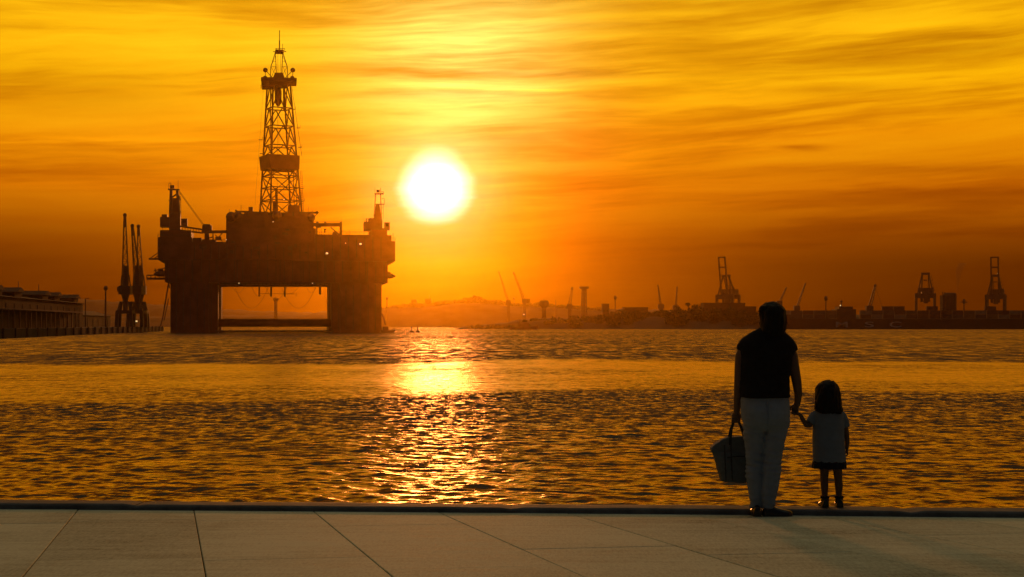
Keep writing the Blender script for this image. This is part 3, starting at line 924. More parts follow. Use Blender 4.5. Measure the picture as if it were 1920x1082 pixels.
def gable(mb, x0, x1, y0, y1, z0, z1):
    mb.add([(x0, y0, z0), (x1, y0, z0), (x1, y1, z0), (x0, y1, z0), (x0, (y0 + y1) / 2, z1), (x1, (y0 + y1) / 2, z1)],
           [(0, 1, 5, 4), (3, 4, 5, 2), (0, 4, 3), (1, 2, 5), (0, 3, 2, 1)])
    return mb

p0, rz, L = along(20, 300, 568)
wh = thing('warehouse', p0, 'long dark warehouse with gabled roof dormers on the left quay', 'warehouse', rz)
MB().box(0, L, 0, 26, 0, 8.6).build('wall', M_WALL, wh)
rf = gable(MB(), -.6, L + .6, -.8, 26.8, 8.62, 10.6).build('roof', M_ROOF, wh)
def at_px(px, off):                               # Y where a pixel column meets a line parallel to the quay
    k = (px - 960) / FPX
    return (66 + off) / (-k - .128)
for px in (-30, 9, 62, 86, 122):
    Y = at_px(px, 26); xl = (Y - 300) / 268 * L
    MB().box(xl - 5.5, xl + 5.5, 2.0, 10.0, 8.8, 10.5).build('dormer', M_WALL, wh)
    mb = MB()
    mb.add([(xl - 6.5, 1, 10.51), (xl + 6.5, 1, 10.51), (xl + 6.5, 11, 10.51), (xl - 6.5, 11, 10.51), (xl, 1, 11.9), (xl, 11, 11.9)], [(0, 1, 4), (1, 2, 5, 4), (2, 3, 5), (3, 0, 4, 5), (0, 3, 2, 1)])
    mb.build('dormer_roof', M_ROOF, wh)
for k in range(22):
    x = 6 + k * (L - 12) / 21
    MB().box(x - 1.3, x + 1.3, -.10, .04, 4.6, 7.0).build('window', M_ROOF, wh)
for k in range(8):
    x = 14 + k * (L - 28) / 7
    MB().box(x - 2.4, x + 2.4, -.14, .03, .0, 4.0).build('door', M_ROOF, wh)
for px in (48, 85):
    Y = at_px(px, 30); xl = (Y - 300) / 268 * L
    MB().bar((xl, 12, 10.4), (xl, 12, 15.2), .22).build('roof_aerial', M_STEEL2, wh)
p0, rz, L2 = along(6, 286, 470)
sh = thing('quay_shed', p0, 'low flat-roofed transit shed in front of the dark warehouse', 'shed', rz)
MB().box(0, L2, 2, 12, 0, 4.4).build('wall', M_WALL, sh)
MB().box(-.5, L2 + .5, -.6, 12.6, 4.42, 4.8).build('roof', mat('pale_roof', (.11, .08, .065), .8, .3, .3, spec=.1), sh)
for k in range(26):
    x = 2 + k * (L2 - 4) / 25
    MB().bar((x, 0, 0), (x, 0, 4.4), .3).build('post', M_STEEL2, sh)
for k in range(9):
    x = 10 + k * (L2 - 20) / 8
    MB().box(x - 2.2, x + 2.2, 1.9, 2.03, 0, 3.4).build('door', M_ROOF, sh)
p0, rz, L3 = along(22, 572, 660)
s2 = thing('quay_shed', p0, 'small pitched shed past the far end of the warehouse', 'shed', rz)
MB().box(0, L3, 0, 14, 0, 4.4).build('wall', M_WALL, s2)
gable(MB(), -.4, L3 + .4, -.5, 14.5, 4.42, 6.6).build('roof', M_ROOF, s2)
for k in range(6):
    x = 8 + k * (L3 - 16) / 5
    MB().box(x - 1.5, x + 1.5, -.1, .03, 0, 3.2).build('door', M_ROOF, s2)

def lamp_mast(px, ytop, Y, z0, label, lit=False, r=.55):
    b = Vector((xat(px, Y), Y, z0)); h = zat(ytop, Y) - z0
    t = thing('lamp_mast', b, label, 'mast')
    MB().tube([(0, 0, 0), (0, 0, h)], [.42, .25], 8).build('pole', M_STEEL2, t)
    MB().rings([(0, 0, h - 1.4, .35, .35), (0, 0, h - .9, r * 1.6, r * 1.6), (0, 0, h, r * 1.4, r * 1.4), (0, 0, h + .4, .3, .3)], 10).build('lamp_head', M_STEEL2, t)
    return t
lamp_mast(198, 538, 600, 2.0, 'tall slim mast on the left quay beside the dark sheds')
t = thing('lamp_post', (xat(155, 560) + 1, 560, 2.0), 'thin lamp post with side arm at the warehouse end', 'lamp post')
MB().bar((0, 0, 0), (0, 0, 10.4), .3).build('pole', M_STEEL2, t)
MB().bar((0, 0, 10.2), (1.4, 0, 10.6), .2).build('arm', M_STEEL2, t)
for (px, py, Y, w, lab) in ((220.5, 609.5, 575, .30, 'small lit lamp at the foot of the leftmost quay crane'), (254, 602.3, 585, .75, 'bright wide lit lamp between the legs of the paired quay cranes')):
    c = at(px, py, Y)
    t = thing('floodlight', (c.x, Y, 2.0), lab, 'lamp')
    MB().bar((0, 0, 0), (0, 0, c.z - 2.0 - .3), .16).build('post', M_STEEL2, t)
    MB().box(-w - .1, w + .1, .02, .5, c.z - 2.35, c.z - 1.65).build('housing', M_STEEL2, t)
    MB().box(-w, w, -.06, .0, c.z - 2.25, c.z - 1.75).build('lens', M_LAMP, t)

def luffing_crane(px, ytop, Y, lean, label, rz):
    base = Vector((xat(px, Y), Y, 2.0))
    k = Y / FPX
    t = thing('quay_crane', base, label, 'crane', rz, 'tall luffing cranes on the left quay')
    def Z(py): return zat(py, Y) - 2.0
    for sx in (-1, 1):
        for sy in (-1, 1):
            MB().bar((sx * 2.75, sy * 2.75, 0), (sx * 2.5, sy * 2.5, Z(585)), 1.15).build('portal_leg', M_CRANE, t)
            MB().bar((sx * 2.4, sy * 2.4, Z(586)), (sx * 1.5, sy * 1.3, Z(566)), .6).build('splay_brace', M_CRANE, t)
    MB().box(-3.0, 3.0, -3.0, 3.0, Z(588), Z(582)).build('portal_beam', M_CRANE, t)
    MB().rings([(0, 0, Z(582.1), .85, .85), (0, 0, Z(562), 1.0, 1.0), (0, 0, Z(552), 1.5, 1.5)], 12).build('pylon', M_CRANE, t)
    hs = MB().box(-2.2, 2.2, -1.8, 2.6, Z(552), Z(536)).build('machinery_house', M_CRANE, t)
    MB().box(-2.6, -1.2, -2.4, -1.2, Z(547), Z(538)).build('driver_cab', M_CRANE, t)
    for sx in (-1, 1):
        MB().bar((sx * 1.7, .8, Z(536)), (sx * 1.35, .4, Z(518)), .45).build('frame_post', M_CRANE, t)
        MB().bar((sx * 1.35, .4, Z(518)), (sx * .7, .2, Z(514)), .5).build('frame_post', M_CRANE, t)
    MB().rings([(0, 0, Z(536), 1.2, 1.0), (0, 0, Z(520), 1.25, 1.0), (0, 0, Z(498), .8, .8)], 8).build('jib_root', M_CRANE, t)
    zt = Z(ytop); zb = Z(516)
    def jp(f, sx, sy):
        w = (1.05 * (1 - f) + .32 * f)
        return Vector((sx * w + lean * f, sy * w * .8 - 1.5 * f, zb + (zt - zb) * f))
    mb = MB()
    for sx in (-1, 1):
        for sy in (-1, 1):
            mb.bar(jp(0, sx, sy), jp(1, sx, sy), .27)
    for i in range(13):
        f0, f1 = i / 13, (i + 1) / 13
        s = 1 if i % 2 else -1
        for sy in (-1, 1):
            mb.bar(jp(f0, s, sy), jp(f1, -s, sy), .13); mb.bar(jp(f1, 1, sy), jp(f1, -1, sy), .12)
    mb.build('jib', M_CRANE, t)
    hd = MB()
    hd.bar(jp(.80, 0, 0), jp(1.0, 0, 0), .95, .6); hd.ball(jp(1.0, 0, 0), (.75, .5, .8), 8, 5)
    hd.build('jib_head', M_CRANE, t)
    return t
luffing_crane(235, 404, 572, 0.1, 'leftmost and tallest luffing crane on the dark quay', R(4))
luffing_crane(257, 424, 588, -1.4, 'middle quay crane of three, its jib leaning left', R(-3))
luffing_crane(263, 425, 604, -.5, 'right-hand quay crane of three, nearest the drilling rig', R(6))

# ------------------------------------------------------------------ far shore: land, hills, woods
def ridge(name, Y, depth, prof, label, m=M_LAND, jag=1.0, seed=1, base=-1.5):
    """long hill: outline given as (px, py) at distance Y, rising from the front over `depth` metres"""
    xs = np.arange(prof[0][0], prof[-1][0] + .01, 3.0)
    pys = np.interp(xs, [p[0] for p in prof], [p[1] for p in prof])
    rows = [(0.0, 0.0), (.18, .45), (.45, .8), (1.0, 1.0), (1.6, .75), (2.6, .0)]
    mb = MB(); vs = []
    for f, h in rows:
        yy = Y - depth + depth * f
        for x, py in zip(xs, pys):
            n1 = mnoise.noise(Vector((x * .05, f * 3, seed))) * 4 + mnoise.noise(Vector((x * .21, f * 7, seed + 5))) * 1.6
            top = zat(py + jag * n1, Y)
            vs.append((xat(x, Y), yy, base + (top - base) * h if h else base))
    n = len(xs)
    mb.add(vs, [(r * n + k, r * n + k + 1, (r + 1) * n + k + 1, (r + 1) * n + k) for r in range(len(rows) - 1) for k in range(n - 1)])
    o = mb.build(name, m, None, True)
    return tag(o, label, None, None, 'structure')

ridge('mountains', 2350, 200, [(-900, 560), (-400, 556), (-120, 555), (40, 554), (110, 557), (190, 563), (290, 570), (420, 580), (560, 586), (760, 578), (900, 588), (1100, 590), (1500, 596), (2000, 590), (2700, 575)], 'faint mountains far behind the left quay', jag=.8)
ridge('hills', 1900, 160, [(-700, 585), (150, 592), (300, 594), (415, 590), (500, 591), (620, 589), (700, 580), (740, 574), (800, 572), (850, 566), (890, 563), (920, 566), (960, 570), (1030, 572), (1080, 577), (1160, 579), (1290, 583), (1420, 588), (1900, 592), (2700, 590)], 'low wooded town hill across the bay under the sun', jag=.7, seed=4)
ridge('shore', 1010, 46, [(855, 615.5), (880, 611), (930, 607), (985, 598), (1030, 596), (1090, 597), (1150, 594), (1190, 590), (1250, 588), (1330, 588), (1400, 590), (1480, 590), (1700, 592), (2000, 592), (2700, 592)], 'dark low point of land across the water', jag=.35, seed=8, base=-.6)

def leaves(crowns, size, dens, seed):
    rg = np.random.default_rng(seed)
    V = []; 
    for (cx, cy, cz, rx, ry, rz) in crowns:
        n = int(dens * (rx * rz) / (size * size))
        d = rg.normal(size=(n, 3)); d /= np.linalg.norm(d, axis=1)[:, None]
        r = rg.uniform(.35, 1.05, n) ** .6
        c = np.array([cx, cy, cz]) + d * r[:, None] * np.array([rx, ry, rz])
        a = rg.normal(size=(n, 3)); a /= np.linalg.norm(a, axis=1)[:, None]
        b = np.cross(a, rg.normal(size=(n, 3))); b /= np.linalg.norm(b, axis=1)[:, None]
        s = rg.uniform(.5, 1.2, n)[:, None] * size
        V.append(np.stack([c - a * s * .6, c + b * s * .5, c + a * s * .6, c - b * s * .5], 1).reshape(-1, 3))
    V = np.concatenate(V)
    V[:, 2] = np.maximum(V[:, 2], .3)
    nq = len(V) // 4
    me = bpy.data.meshes.new('foliage')
    me.vertices.add(len(V)); me.vertices.foreach_set('co', V.ravel().astype(np.float32))
    me.loops.add(nq * 4); me.loops.foreach_set('vertex_index', np.arange(nq * 4, dtype=np.int32))
    me.polygons.add(nq); me.polygons.foreach_set('loop_start', (np.arange(nq) * 4).astype(np.int32))
    me.update(calc_edges=True)
    me.materials.append(M_LEAF)
    return me

rg = random.Random(5)
def wood(name, Y, prof, step, label, size, seed, dens=24.0):
    crowns = []
    x = prof[0][0]
    while x < prof[-1][0]:
        py = np.interp(x, [p[0] for p in prof], [p[1] for p in prof])
        w = rg.uniform(.7, 1.6) * step
        yy = Y + rg.uniform(-14, 10); k = yy / FPX
        top = zat(py, yy) + rg.uniform(-1.6, .8)
        rz = max(1.5, min(rg.uniform(2.6, 4.6), top * .6))
        crowns.append((xat(x, yy), yy, top - rz, w * k * 1.05, w * k, rz))
        zz = top - rz * 1.9
        while zz > .5:
            crowns.append((xat(x, yy) + rg.uniform(-1, 1), yy - rg.uniform(0, 3), zz, w * k * 1.25, w * k, rz * 1.0)); zz -= rz * 1.1
        x += w * .85
    tag(link(name, leaves(crowns, size, dens, seed)), label, None, None, 'stuff')
wood('shore_wood', 985, [(985, 600), (1020, 596), (1060, 595), (1110, 592), (1150, 584), (1180, 581), (1215, 584), (1245, 580), (1290, 579), (1330, 578), (1365, 577), (1395, 582), (1440, 586), (1500, 590)], 8.0, 'dark belt of trees on the low point across the water', 1.0, 3)
wood('hill_wood', 1860, [(716, 579), (735, 571), (760, 570), (775, 566), (805, 568), (830, 561), (862, 563), (870, 558), (892, 554), (908, 561), (930, 560), (960, 567), (1000, 566), (1040, 569), (1075, 573), (1140, 575)], 9.0, 'hazy trees along the crest of the town hill', 1.7, 4, 16.0)
wood('quay_wood', 960, [(868, 611), (930, 608), (990, 604)], 5.0, 'low scrub on the tip of the point', .7, 9, 10.0)

def tree(px, py, r, Y, label):
    top = zat(py, Y); b = Vector((xat(px, Y), Y, .5)); k = Y / FPX
    t = thing('tree', b, label, 'tree')
    h = top - .5
    MB().tube([(0, 0, 0), (.2, 0, h * .5), (0, 0, h - r * k)], [.55, .42, .3], 7).build('trunk', M_BARK, t)
    for a in range(5):
        an = a * 1.256
        MB().tube([(0, 0, h - 2.0 * r * k), (math.cos(an) * r * k * .6, math.sin(an) * r * k * .6, h - r * k * .8)], [.22, .1], 5).build('limb', M_BARK, t)
    cs = [(rg.uniform(-.35, .35) * r * k, rg.uniform(-.35, .35) * r * k, h - r * k * rg.uniform(.8, 1.1), r * k * .75, r * k * .75, r * k * .7) for _ in range(4)]
    me = leaves(cs, .8, 9.0, int(px)); link('crown', me, t)
tree(1290.5, 565.5, 5.5, 1000, 'small round-headed tree standing clear above the tree belt')
tree(1306, 569, 9.5, 996, 'broad domed tree right of the small round-headed tree')
tree(1270, 573, 7, 1004, 'low spreading tree left of the small round-headed tree')

# ------------------------------------------------------------------ towers and cranes of the far harbour
def water_tower(px, ytop, Y, w, wn, z0, label):
    t = thing('water_tower', (xat(px, Y), Y, z0), label, 'water tower')
    k = Y / FPX; h = zat(ytop, Y) - z0
    MB().rings([(0, 0, 0, wn * k * .62, wn * k * .62), (0, 0, h * .35, wn * k * .5, wn * k * .5), (0, 0, h - w * k * .75, wn * k * .45, wn * k * .45)], 14).build('stem', M_CONC, t, True)
    MB().rings([(0, 0, h - w * k * .78, wn * k * .5, wn * k * .5), (0, 0, h - w * k * .5, w * k * .48, w * k * .48), (0, 0, h - w * k * .2, w * k * .5, w * k * .5), (0, 0, h, w * k * .38, w * k * .38)], 18).build('tank', M_CONC, t)
    MB().bar((0, 0, h), (0, 0, h + w * k * .2), .3).build('hatch', M_CONC, t)
water_tower(1020, 563.5, 1150, 18, 8.5, 0, 'mushroom-shaped water tower rising behind the point of trees')
water_tower(517, 558, 1500, 10, 6.5, 0, 'narrow water tower seen through the gap under the rig')

def jib_crane(px0, py0, px1, py1, Y, w, label, tower=True):
    a = at(px0, py0, Y); b = at(px1, py1, Y); k = Y / FPX
    t = thing('jib_crane', (a.x, Y, .5), label, 'crane', 0, 'distant harbour cranes')
    o = Vector((a.x, Y, .5))
    if tower:
        MB().box(-1.5, 1.5, -1.5, 1.5, 0, a.z - .5).build('tower', M_CRANE, t)
        MB().box(-2.4, 2.4, -2.0, 2.6, a.z - 2.5, a.z + 1.2).build('machinery_house', M_CRANE, t)
    p, q = a - o, b - o
    d = (q - p).normalized(); nrm = Vector((-d.z, 0, d.x)); W_ = w * k / 2
    mb = MB(); N = 12
    for s in (-1, 1):
        for yy in (-.6, .6):
            mb.bar(p + nrm * W_ * s + Vector((0, yy, 0)), q + nrm * W_ * s * .45 + Vector((0, yy * .4, 0)), .5)
    for i in range(N):
        s = 1 if i % 2 else -1
        f0, f1 = i / N, (i + 1) / N
        mb.bar(p.lerp(q, f0) + nrm * W_ * s * (1 - .55 * f0), p.lerp(q, f1) - nrm * W_ * s * (1 - .55 * f1), .34)
    mb.build('jib', M_CRANE, t)
    MB().ball(q, (w * k * .5, .6, w * k * .55), 8, 5).build('jib_head', M_CRANE, t)
    return t
jib_crane(953, 566, 935.5, 510, 1500, 3.2, 'left one of two thin crane jibs leaning left under the sun')
jib_crane(983, 564, 963.5, 512, 1500, 4.0, 'right one of two thin crane jibs leaning left under the sun')
jib_crane(1068, 574, 1072.5, 541, 1350, 5.5, 'short upright lattice jib left of the flat-topped tower')
jib_crane(1239, 574, 1233.5, 535, 1300, 2.8, 'thin jib leaning slightly left above the tree belt')
jib_crane(1267, 576, 1269.5, 538, 1300, 2.6, 'thin upright jib right of the leaning one above the tree belt')
jib_crane(1461, 568, 1474, 540, 1250, 2.8, 'thin jib leaning right, just above the adult\'s head')
jib_crane(1494, 577, 1510, 532, 1250, 3.0, 'longer thin jib leaning right, right of the adult\'s head')
jc = jib_crane(1630, 578, 1641, 536, 1060, 5.5, 'stout jib leaning right behind the container ship')
o = jc.location
MB().bar(at(1641, 536, 1060) - o, at(1655, 578, 1060) - o, .14).build('hoist_rope', M_CRANE, jc)

# flat-topped lattice tower
Y = 1300; k = Y / FPX
t = thing('platform_tower', (xat(1095, Y), Y, .5), 'lattice tower with a wide flat platform on top', 'tower')
h = zat(541, Y) - .5
mb = MB(); W0, W1 = 5.6 * k, 3.6 * k
def c_(i, f):
    w = W0 * (1 - f) + W1 * f; sx, sy = ((-1, -1), (1, -1), (1, 1), (-1, 1))[i]
    return Vector((sx * w, sy * w, h * f))
for i in range(4):
    MB().bar(c_(i, 0), c_(i, 1), .8).build('leg', M_CRANE, t)
for l in range(6):
    for i in range(4):
        j = (i + 1) % 4
        mb.bar(c_(i, l / 6), c_(j, (l + 1) / 6), .45); mb.bar(c_(i, (l + 1) / 6), c_(j, (l + 1) / 6), .45)
mb.build('lattice', M_CRANE, t)
MB().bar((0, 0, 0), (0, 0, h), 1.6).build('lift_shaft', M_CRANE, t)
MB().box(-8.5 * k, 8.5 * k, -4, 4, h - .3, h + 1.6).build('platform', M_CRANE, t)

def thin_mast(px, ytop, Y, label, head=True):
    t = thing('mast', (xat(px, Y), Y, .5), label, 'mast')
    h = zat(ytop, Y) - .5
    MB().tube([(0, 0, 0), (0, 0, h)], [.55, .32], 6).build('pole', M_STEEL2, t)
    if head:
        MB().rings([(0, 0, h - 3.4, .5, .5), (0, 0, h - 2.6, 1.2, 1.2), (0, 0, h - 1.2, 1.2, 1.2), (0, 0, h, .4, .4)], 8).build('head', M_STEEL2, t)
    return t
thin_mast(1153.5, 554, 1250, 'thin mast with a round head between flat-topped tower and tree belt')
thin_mast(1548.5, 555, 1060, 'thin mast above the container ship, nearest the adult')
thin_mast(725.5, 556, 1500, 'faint thin mast just right of the drilling rig')
m2 = thin_mast(1807.5, 561, 1100, 'mast with short cross arms between the right-hand harbour cranes')
hh = zat(561, 1100) - .5
MB().bar((-2.6, 0, hh - 2.2), (2.6, 0, hh - 2.2), .6).build('cross_arm', M_STEEL2, m2)

# buildings on the far shore
def building(px0, px1, ytop, Y, label, depth=16, roof=None, floors=3):
    x0, x1 = xat(px0, Y), xat(px1, Y); h = zat(ytop, Y) - .4
    t = thing('building', ((x0 + x1) / 2, Y, .4), label, 'building', 0, 'buildings of the far shore')
    w = (x1 - x0) / 2
    MB().box(-w, w, 0, depth, 0, h).build('wall', M_WALL, t)
    if roof == 'gable':
        gable(MB(), -w - .3, w + .3, -.4, depth + .4, h + .02, h + depth * .18).build('roof', M_ROOF, t)
    else:
        MB().box(-w - .25, w + .25, -.25, depth + .25, h + .02, h + .7).build('roof', M_ROOF, t)
    n = max(2, int(w * 2 / 5))
    for f in range(max(1, int(h / 4.0))):
        for i in range(n):
            x = -w + (i + .5) * 2 * w / n
            MB().box(x - .8, x + .8, -.08, .03, 1.2 + f * 4.0, 2.9 + f * 4.0).build('window', M_GLASS, t)
building(1319, 1397, 569.5, 1180, 'long flat block behind the trees under the left container crane')
building(1395, 1418, 576, 1185, 'lower flat block just left of the adult\'s head')
building(1170, 1215, 577.5, 1240, 'flat block above the left part of the tree belt')
building(984, 994, 561, 1903, 'narrow tower block on the hazy hill right of the thin jibs')
building(771, 780, 562.5, 1903, 'narrow block on the hazy hill right of the rig')
building(797, 808, 561, 1904, 'stepped block on the hazy hill under the sun')
building(1130, 1142, 571, 1300, 'small block right of the flat-topped tower')
thin_mast(805, 553, 1930, 'short mast on the stepped hill block', False)
thin_mast(964, 557, 1930, 'short mast on the hill between the two thin jibs')
thin_mast(1042, 562, 1500, 'short thin mast right of the mushroom tower', False)

# silo with a plume of smoke
Y = 1150
t = thing('silo', (xat(1779, Y), Y, .4), 'big round-shouldered silo between the right-hand harbour cranes', 'silo')
kk = Y / FPX; h = zat(549, Y) - .4
x0 = 0
MB().rings([(1.5 * kk, 0, 0, 11.5 * kk, 6), (1.5 * kk, 0, h - 2.4, 11.5 * kk, 6), (2.0 * kk, 0, h - .6, 10.5 * kk, 5.5), (2.5 * kk, 0, h, 8.0 * kk, 4.2)], 20, 3.0).build('tank', M_CONC, t)
MB().box(-14 * kk, -9 * kk, -4, 4, 0, h - 2.0).build('annex', M_CONC, t)
for i in range(3):
    MB().bar(((-12 + i * 3) * kk, -1, h - 2.4), ((-12 + i * 3) * kk, -1, h + .8 - .4 * i), .5).build('vent_pipe', M_CONC, t)
sm = MB(); rs = []
for i in range(9):
    f = i / 8
    rs.append((.6 + f * f * 5 + math.sin(f * 6) * .8, 0, f * 22.0, .7 + 2.8 * f, .7 + 2.4 * f))
sm.rings(rs, 12)
ms = bpy.data.materials.new('smoke'); ms.use_nodes = True
q = NT(ms.node_tree); q.n.clear(); oo = q.new('ShaderNodeOutputMaterial'); vv = q.new('ShaderNodeVolumePrincipled')
vv.inputs['Color'].default_value = (.25, .22, .2, 1); vv.inputs['Density'].default_value = .055
q.l.new(vv.outputs[0], oo.inputs['Volume'])
smo = sm.build('smoke', ms); smo.location = (xat(1793, Y), Y + 2, zat(549, Y) + .4)
tag(smo, 'thin drifting plume of smoke above the silo', None, None, 'stuff')

# ------------------------------------------------------------------ container cranes
def container_crane(px, Y, raised, s, label, rz):
    """px: middle of the portal. local x along the quay, local -y over the water"""
    t = thing('container_crane', (xat(px, Y), Y, .4), label, 'crane', rz, 'container cranes of the far terminal')
    H = 31 * s; hw = 8.4 * s; dp = 7.5 * s
    for sx in (-1, 1):
        for sy in (-1, 1):
            MB().bar((sx * hw, sy * dp, 0), (sx * hw, sy * dp, H), 2.3 * s, 2.0 * s).build('leg', M_CRANE, t)
        MB().bar((sx * hw, -dp, H * .45), (sx * hw, dp, H * .45), 1.4 * s).build('sill_beam', M_CRANE, t)
        MB().bar((sx * hw, -dp, 1.0), (sx * hw, dp, 1.0), 1.8 * s).build('bogie', M_CRANE, t)
        MB().bar((sx * hw * .42, -dp, H + 1.5), (sx * hw * .42, dp * 2.0, H + 1.5), 1.6 * s).build('girder', M_CRANE, t)
    MB().box(-hw - 1.1, hw + 1.1, -dp - .8, -dp + 1.0, H - 3.4 * s, H + 1.2 * s).build('portal_beam', M_CRANE, t)
    MB().box(-hw - 1.1, hw + 1.1, dp - 1.0, dp + .8, H - 2.8 * s, H + 1.2 * s).build('portal_beam', M_CRANE, t)
    MB().box(-hw * .72, hw * .9, -1.0, dp * 1.1, H + 1.21 * s, H + 6.4 * s).build('machinery_house', M_CRANE, t)
    for (x, w) in ((-3.4, 1.2), (0.4, 2.2), (3.2, 1.0)):
        MB().box((x - w) * s, (x + w) * s, -3, -1.1, H - 5.6 * s - w, H - 3.41 * s).build('trolley_cab', M_CRANE, t)
    ap = H + 19.5 * s
    for sx in (-1, 1):
        MB().bar((sx * hw * .86, -dp, H), (sx * hw * .36, -dp * .6, ap), 1.2 * s).build('a_frame', M_CRANE, t)
        MB().bar((sx * hw * .5, dp, H), (sx * hw * .34, -dp * .5, ap), .9 * s).build('a_frame', M_CRANE, t)
        MB().bar((sx * hw * .30, dp * 1.8, H + 2), (sx * hw * .30, -dp * .5, ap), .5 * s).build('back_stay', M_CRANE, t)
    MB().box(-hw * .48, hw * .48, -dp * .85, -dp * .35, ap - .9 * s, ap + 1.2 * s).build('apex_beam', M_CRANE, t)
    MB().bar((-hw * .2, -dp * .6, ap - 6 * s), (hw * .2, -dp * .6, ap - 6 * s), .9 * s).build('tie_beam', M_CRANE, t)
    rl = MB()
    for i in range(6):
        f = i / 6
        x = hw * (.9 - .5 * f); z = H + (ap - H) * f
        rl.bar((x, -dp * .9, z), (x + 1.6 * s, -dp * .9, z), .35); rl.bar((x + 1.6 * s, -dp * .9, z), (x + 1.4 * s, -dp * .9, z + 2 * s), .3)
    rl.build('stair', M_CRANE, t)
    L = 37 * s
    mb0 = None
    tilt = R(80) if raised else R(0)
    root = Vector((0, -dp - .5, H + 1.2))
    d = Vector((0, -math.cos(tilt), math.sin(tilt)))
    for sx in (-1, 1):
        x = sx * hw * .40
        MB().bar(root + Vector((x, 0, 0)), root + Vector((x, 0, 0)) + d * L, 1.35 * s).build('boom_girder', M_CRANE, t)
    for f in (.72, .985):
        p = root + d * L * f
        MB().bar(p + Vector((-hw * .46, 0, 0)), p + Vector((hw * .46, 0, 0)), 1.3 * s).build('boom_tie', M_CRANE, t)
    return t
container_crane(1365, 1300, True, .86, 'left-hand container crane with raised boom behind the trees', R(-33))
container_crane(1867, 1300, True, .86, 'rightmost container crane with its boom raised high', R(-22))
container_crane(1735, 1250, False, .86, 'container crane without raised boom behind the ship', R(-14))
c = at(1871, 513.5, 1290)
t = thing('warning_lamp', c, 'tiny lit lamp at the apex of the rightmost container crane', 'lamp')
MB().ball((0, 0, .35), .45, 8, 5).build('bulb', M_LAMP, t); MB().bar((0, 0, -.9), (0, 0, .1), .3).build('bracket', M_STEEL2, t)

# ------------------------------------------------------------------ container ship
SY = 952.0
ship = thing('container_ship', (xat(1735, SY), SY, 0), 'long dark container ship with pale hull letters across the bay', 'ship')
def sx_(px): return xat(px, SY) - xat(1735, SY)
def sz_(py): return zat(py, SY)
xl, xr = sx_(1452), sx_(2040)
M_HULL = mat('ship_hull', (.055, .040, .032), .6, .25, .1, spec=.3)
mb = MB(); vs = []
secs = [(xl - 7, .3), (xl, .8), (xl + 12, 1.0), (xr - 30, 1.0), (xr - 8, .75), (xr + 8, .12)]
for x, w in secs:
    for (yy, z) in ((-14 * w, sz_(598)), (-13.5 * w, -3.0), (13.5 * w, -3.0), (14 * w, sz_(598))):
        vs.append((x, 14 + yy, z))
fs = []
for i in range(len(secs) - 1):
    for k in range(4):
        fs.append((i * 4 + k, i * 4 + (k + 1) % 4, (i + 1) * 4 + (k + 1) % 4, (i + 1) * 4 + k))
fs += [(0, 1, 2, 3), tuple(range(len(vs) - 1, len(vs) - 5, -1))]
mb.add(vs, fs); mb.build('hull', M_HULL, ship)
MB().box(xl + 14, xr - 32, -.35, -.02, sz_(601), sz_(599.5)).build('rubbing_strake', M_HULL, ship)
M_LET = mat('hull_lettering', (.5, .42, .34), .8, .15, .5)
for ch, x0, x1 in (('M', 1567, 1589), ('S', 1621.5, 1638.5), ('C', 1668, 1690)):
    cu = bpy.data.curves.new('letter', 'FONT'); cu.body = ch; cu.extrude = .012; cu.offset = .008
    tmp = bpy.data.objects.new('letter', cu); COL.objects.link(tmp)
    bpy.context.view_layer.update()
    me = bpy.data.meshes.new_from_object(tmp.evaluated_get(bpy.context.evaluated_depsgraph_get()))
    bpy.data.objects.remove(tmp)
    co = np.empty(len(me.vertices) * 3); me.vertices.foreach_get('co', co); co = co.reshape(-1, 3)
    mn, mx = co.min(0), co.max(0)
    X0, X1, Z0, Z1 = sx_(x0), sx_(x1), sz_(613.8), sz_(603.2)
    new = np.stack([X0 + (co[:, 0] - mn[0]) / (mx[0] - mn[0]) * (X1 - X0), -.12 - co[:, 2] * 4, Z0 + (co[:, 1] - mn[1]) / (mx[1] - mn[1]) * (Z1 - Z0)], 1)
    me.vertices.foreach_set('co', new.ravel()); me.materials.clear(); me.materials.append(M_LET); me.update()
    link('letter', me, ship)
# bridge, funnel, hatch covers
MB().box(sx_(1573), sx_(1609), 6, 22, sz_(598), sz_(579.5)).build('bridge_house', M_HULL, ship)
MB().box(sx_(1578), sx_(1604), 7, 20, sz_(579.5), sz_(574.5)).build('wheelhouse', M_HULL, ship)
MB().box(sx_(1579), sx_(1603), 6.9, 7.02, sz_(578), sz_(575.8)).build('window_band', M_GLASS, ship)
MB().bar((sx_(1585), 12, sz_(575)), (sx_(1585), 12, sz_(562)), .7).build('mast', M_STEEL2, ship)
MB().bar((sx_(1582), 12, sz_(565)), (sx_(1588), 12, sz_(565)), .4).build('mast_arm', M_STEEL2, ship)
MB().ball((sx_(1580), 6.5, sz_(572.6)), (.4, .4, .4), 8, 5).build('deck_lamp', M_LAMP, ship)
MB().bar((sx_(1580), 7.2, sz_(575)), (sx_(1580), 6.6, sz_(572.8)), .3).build('lamp_bracket', M_STEEL2, ship)
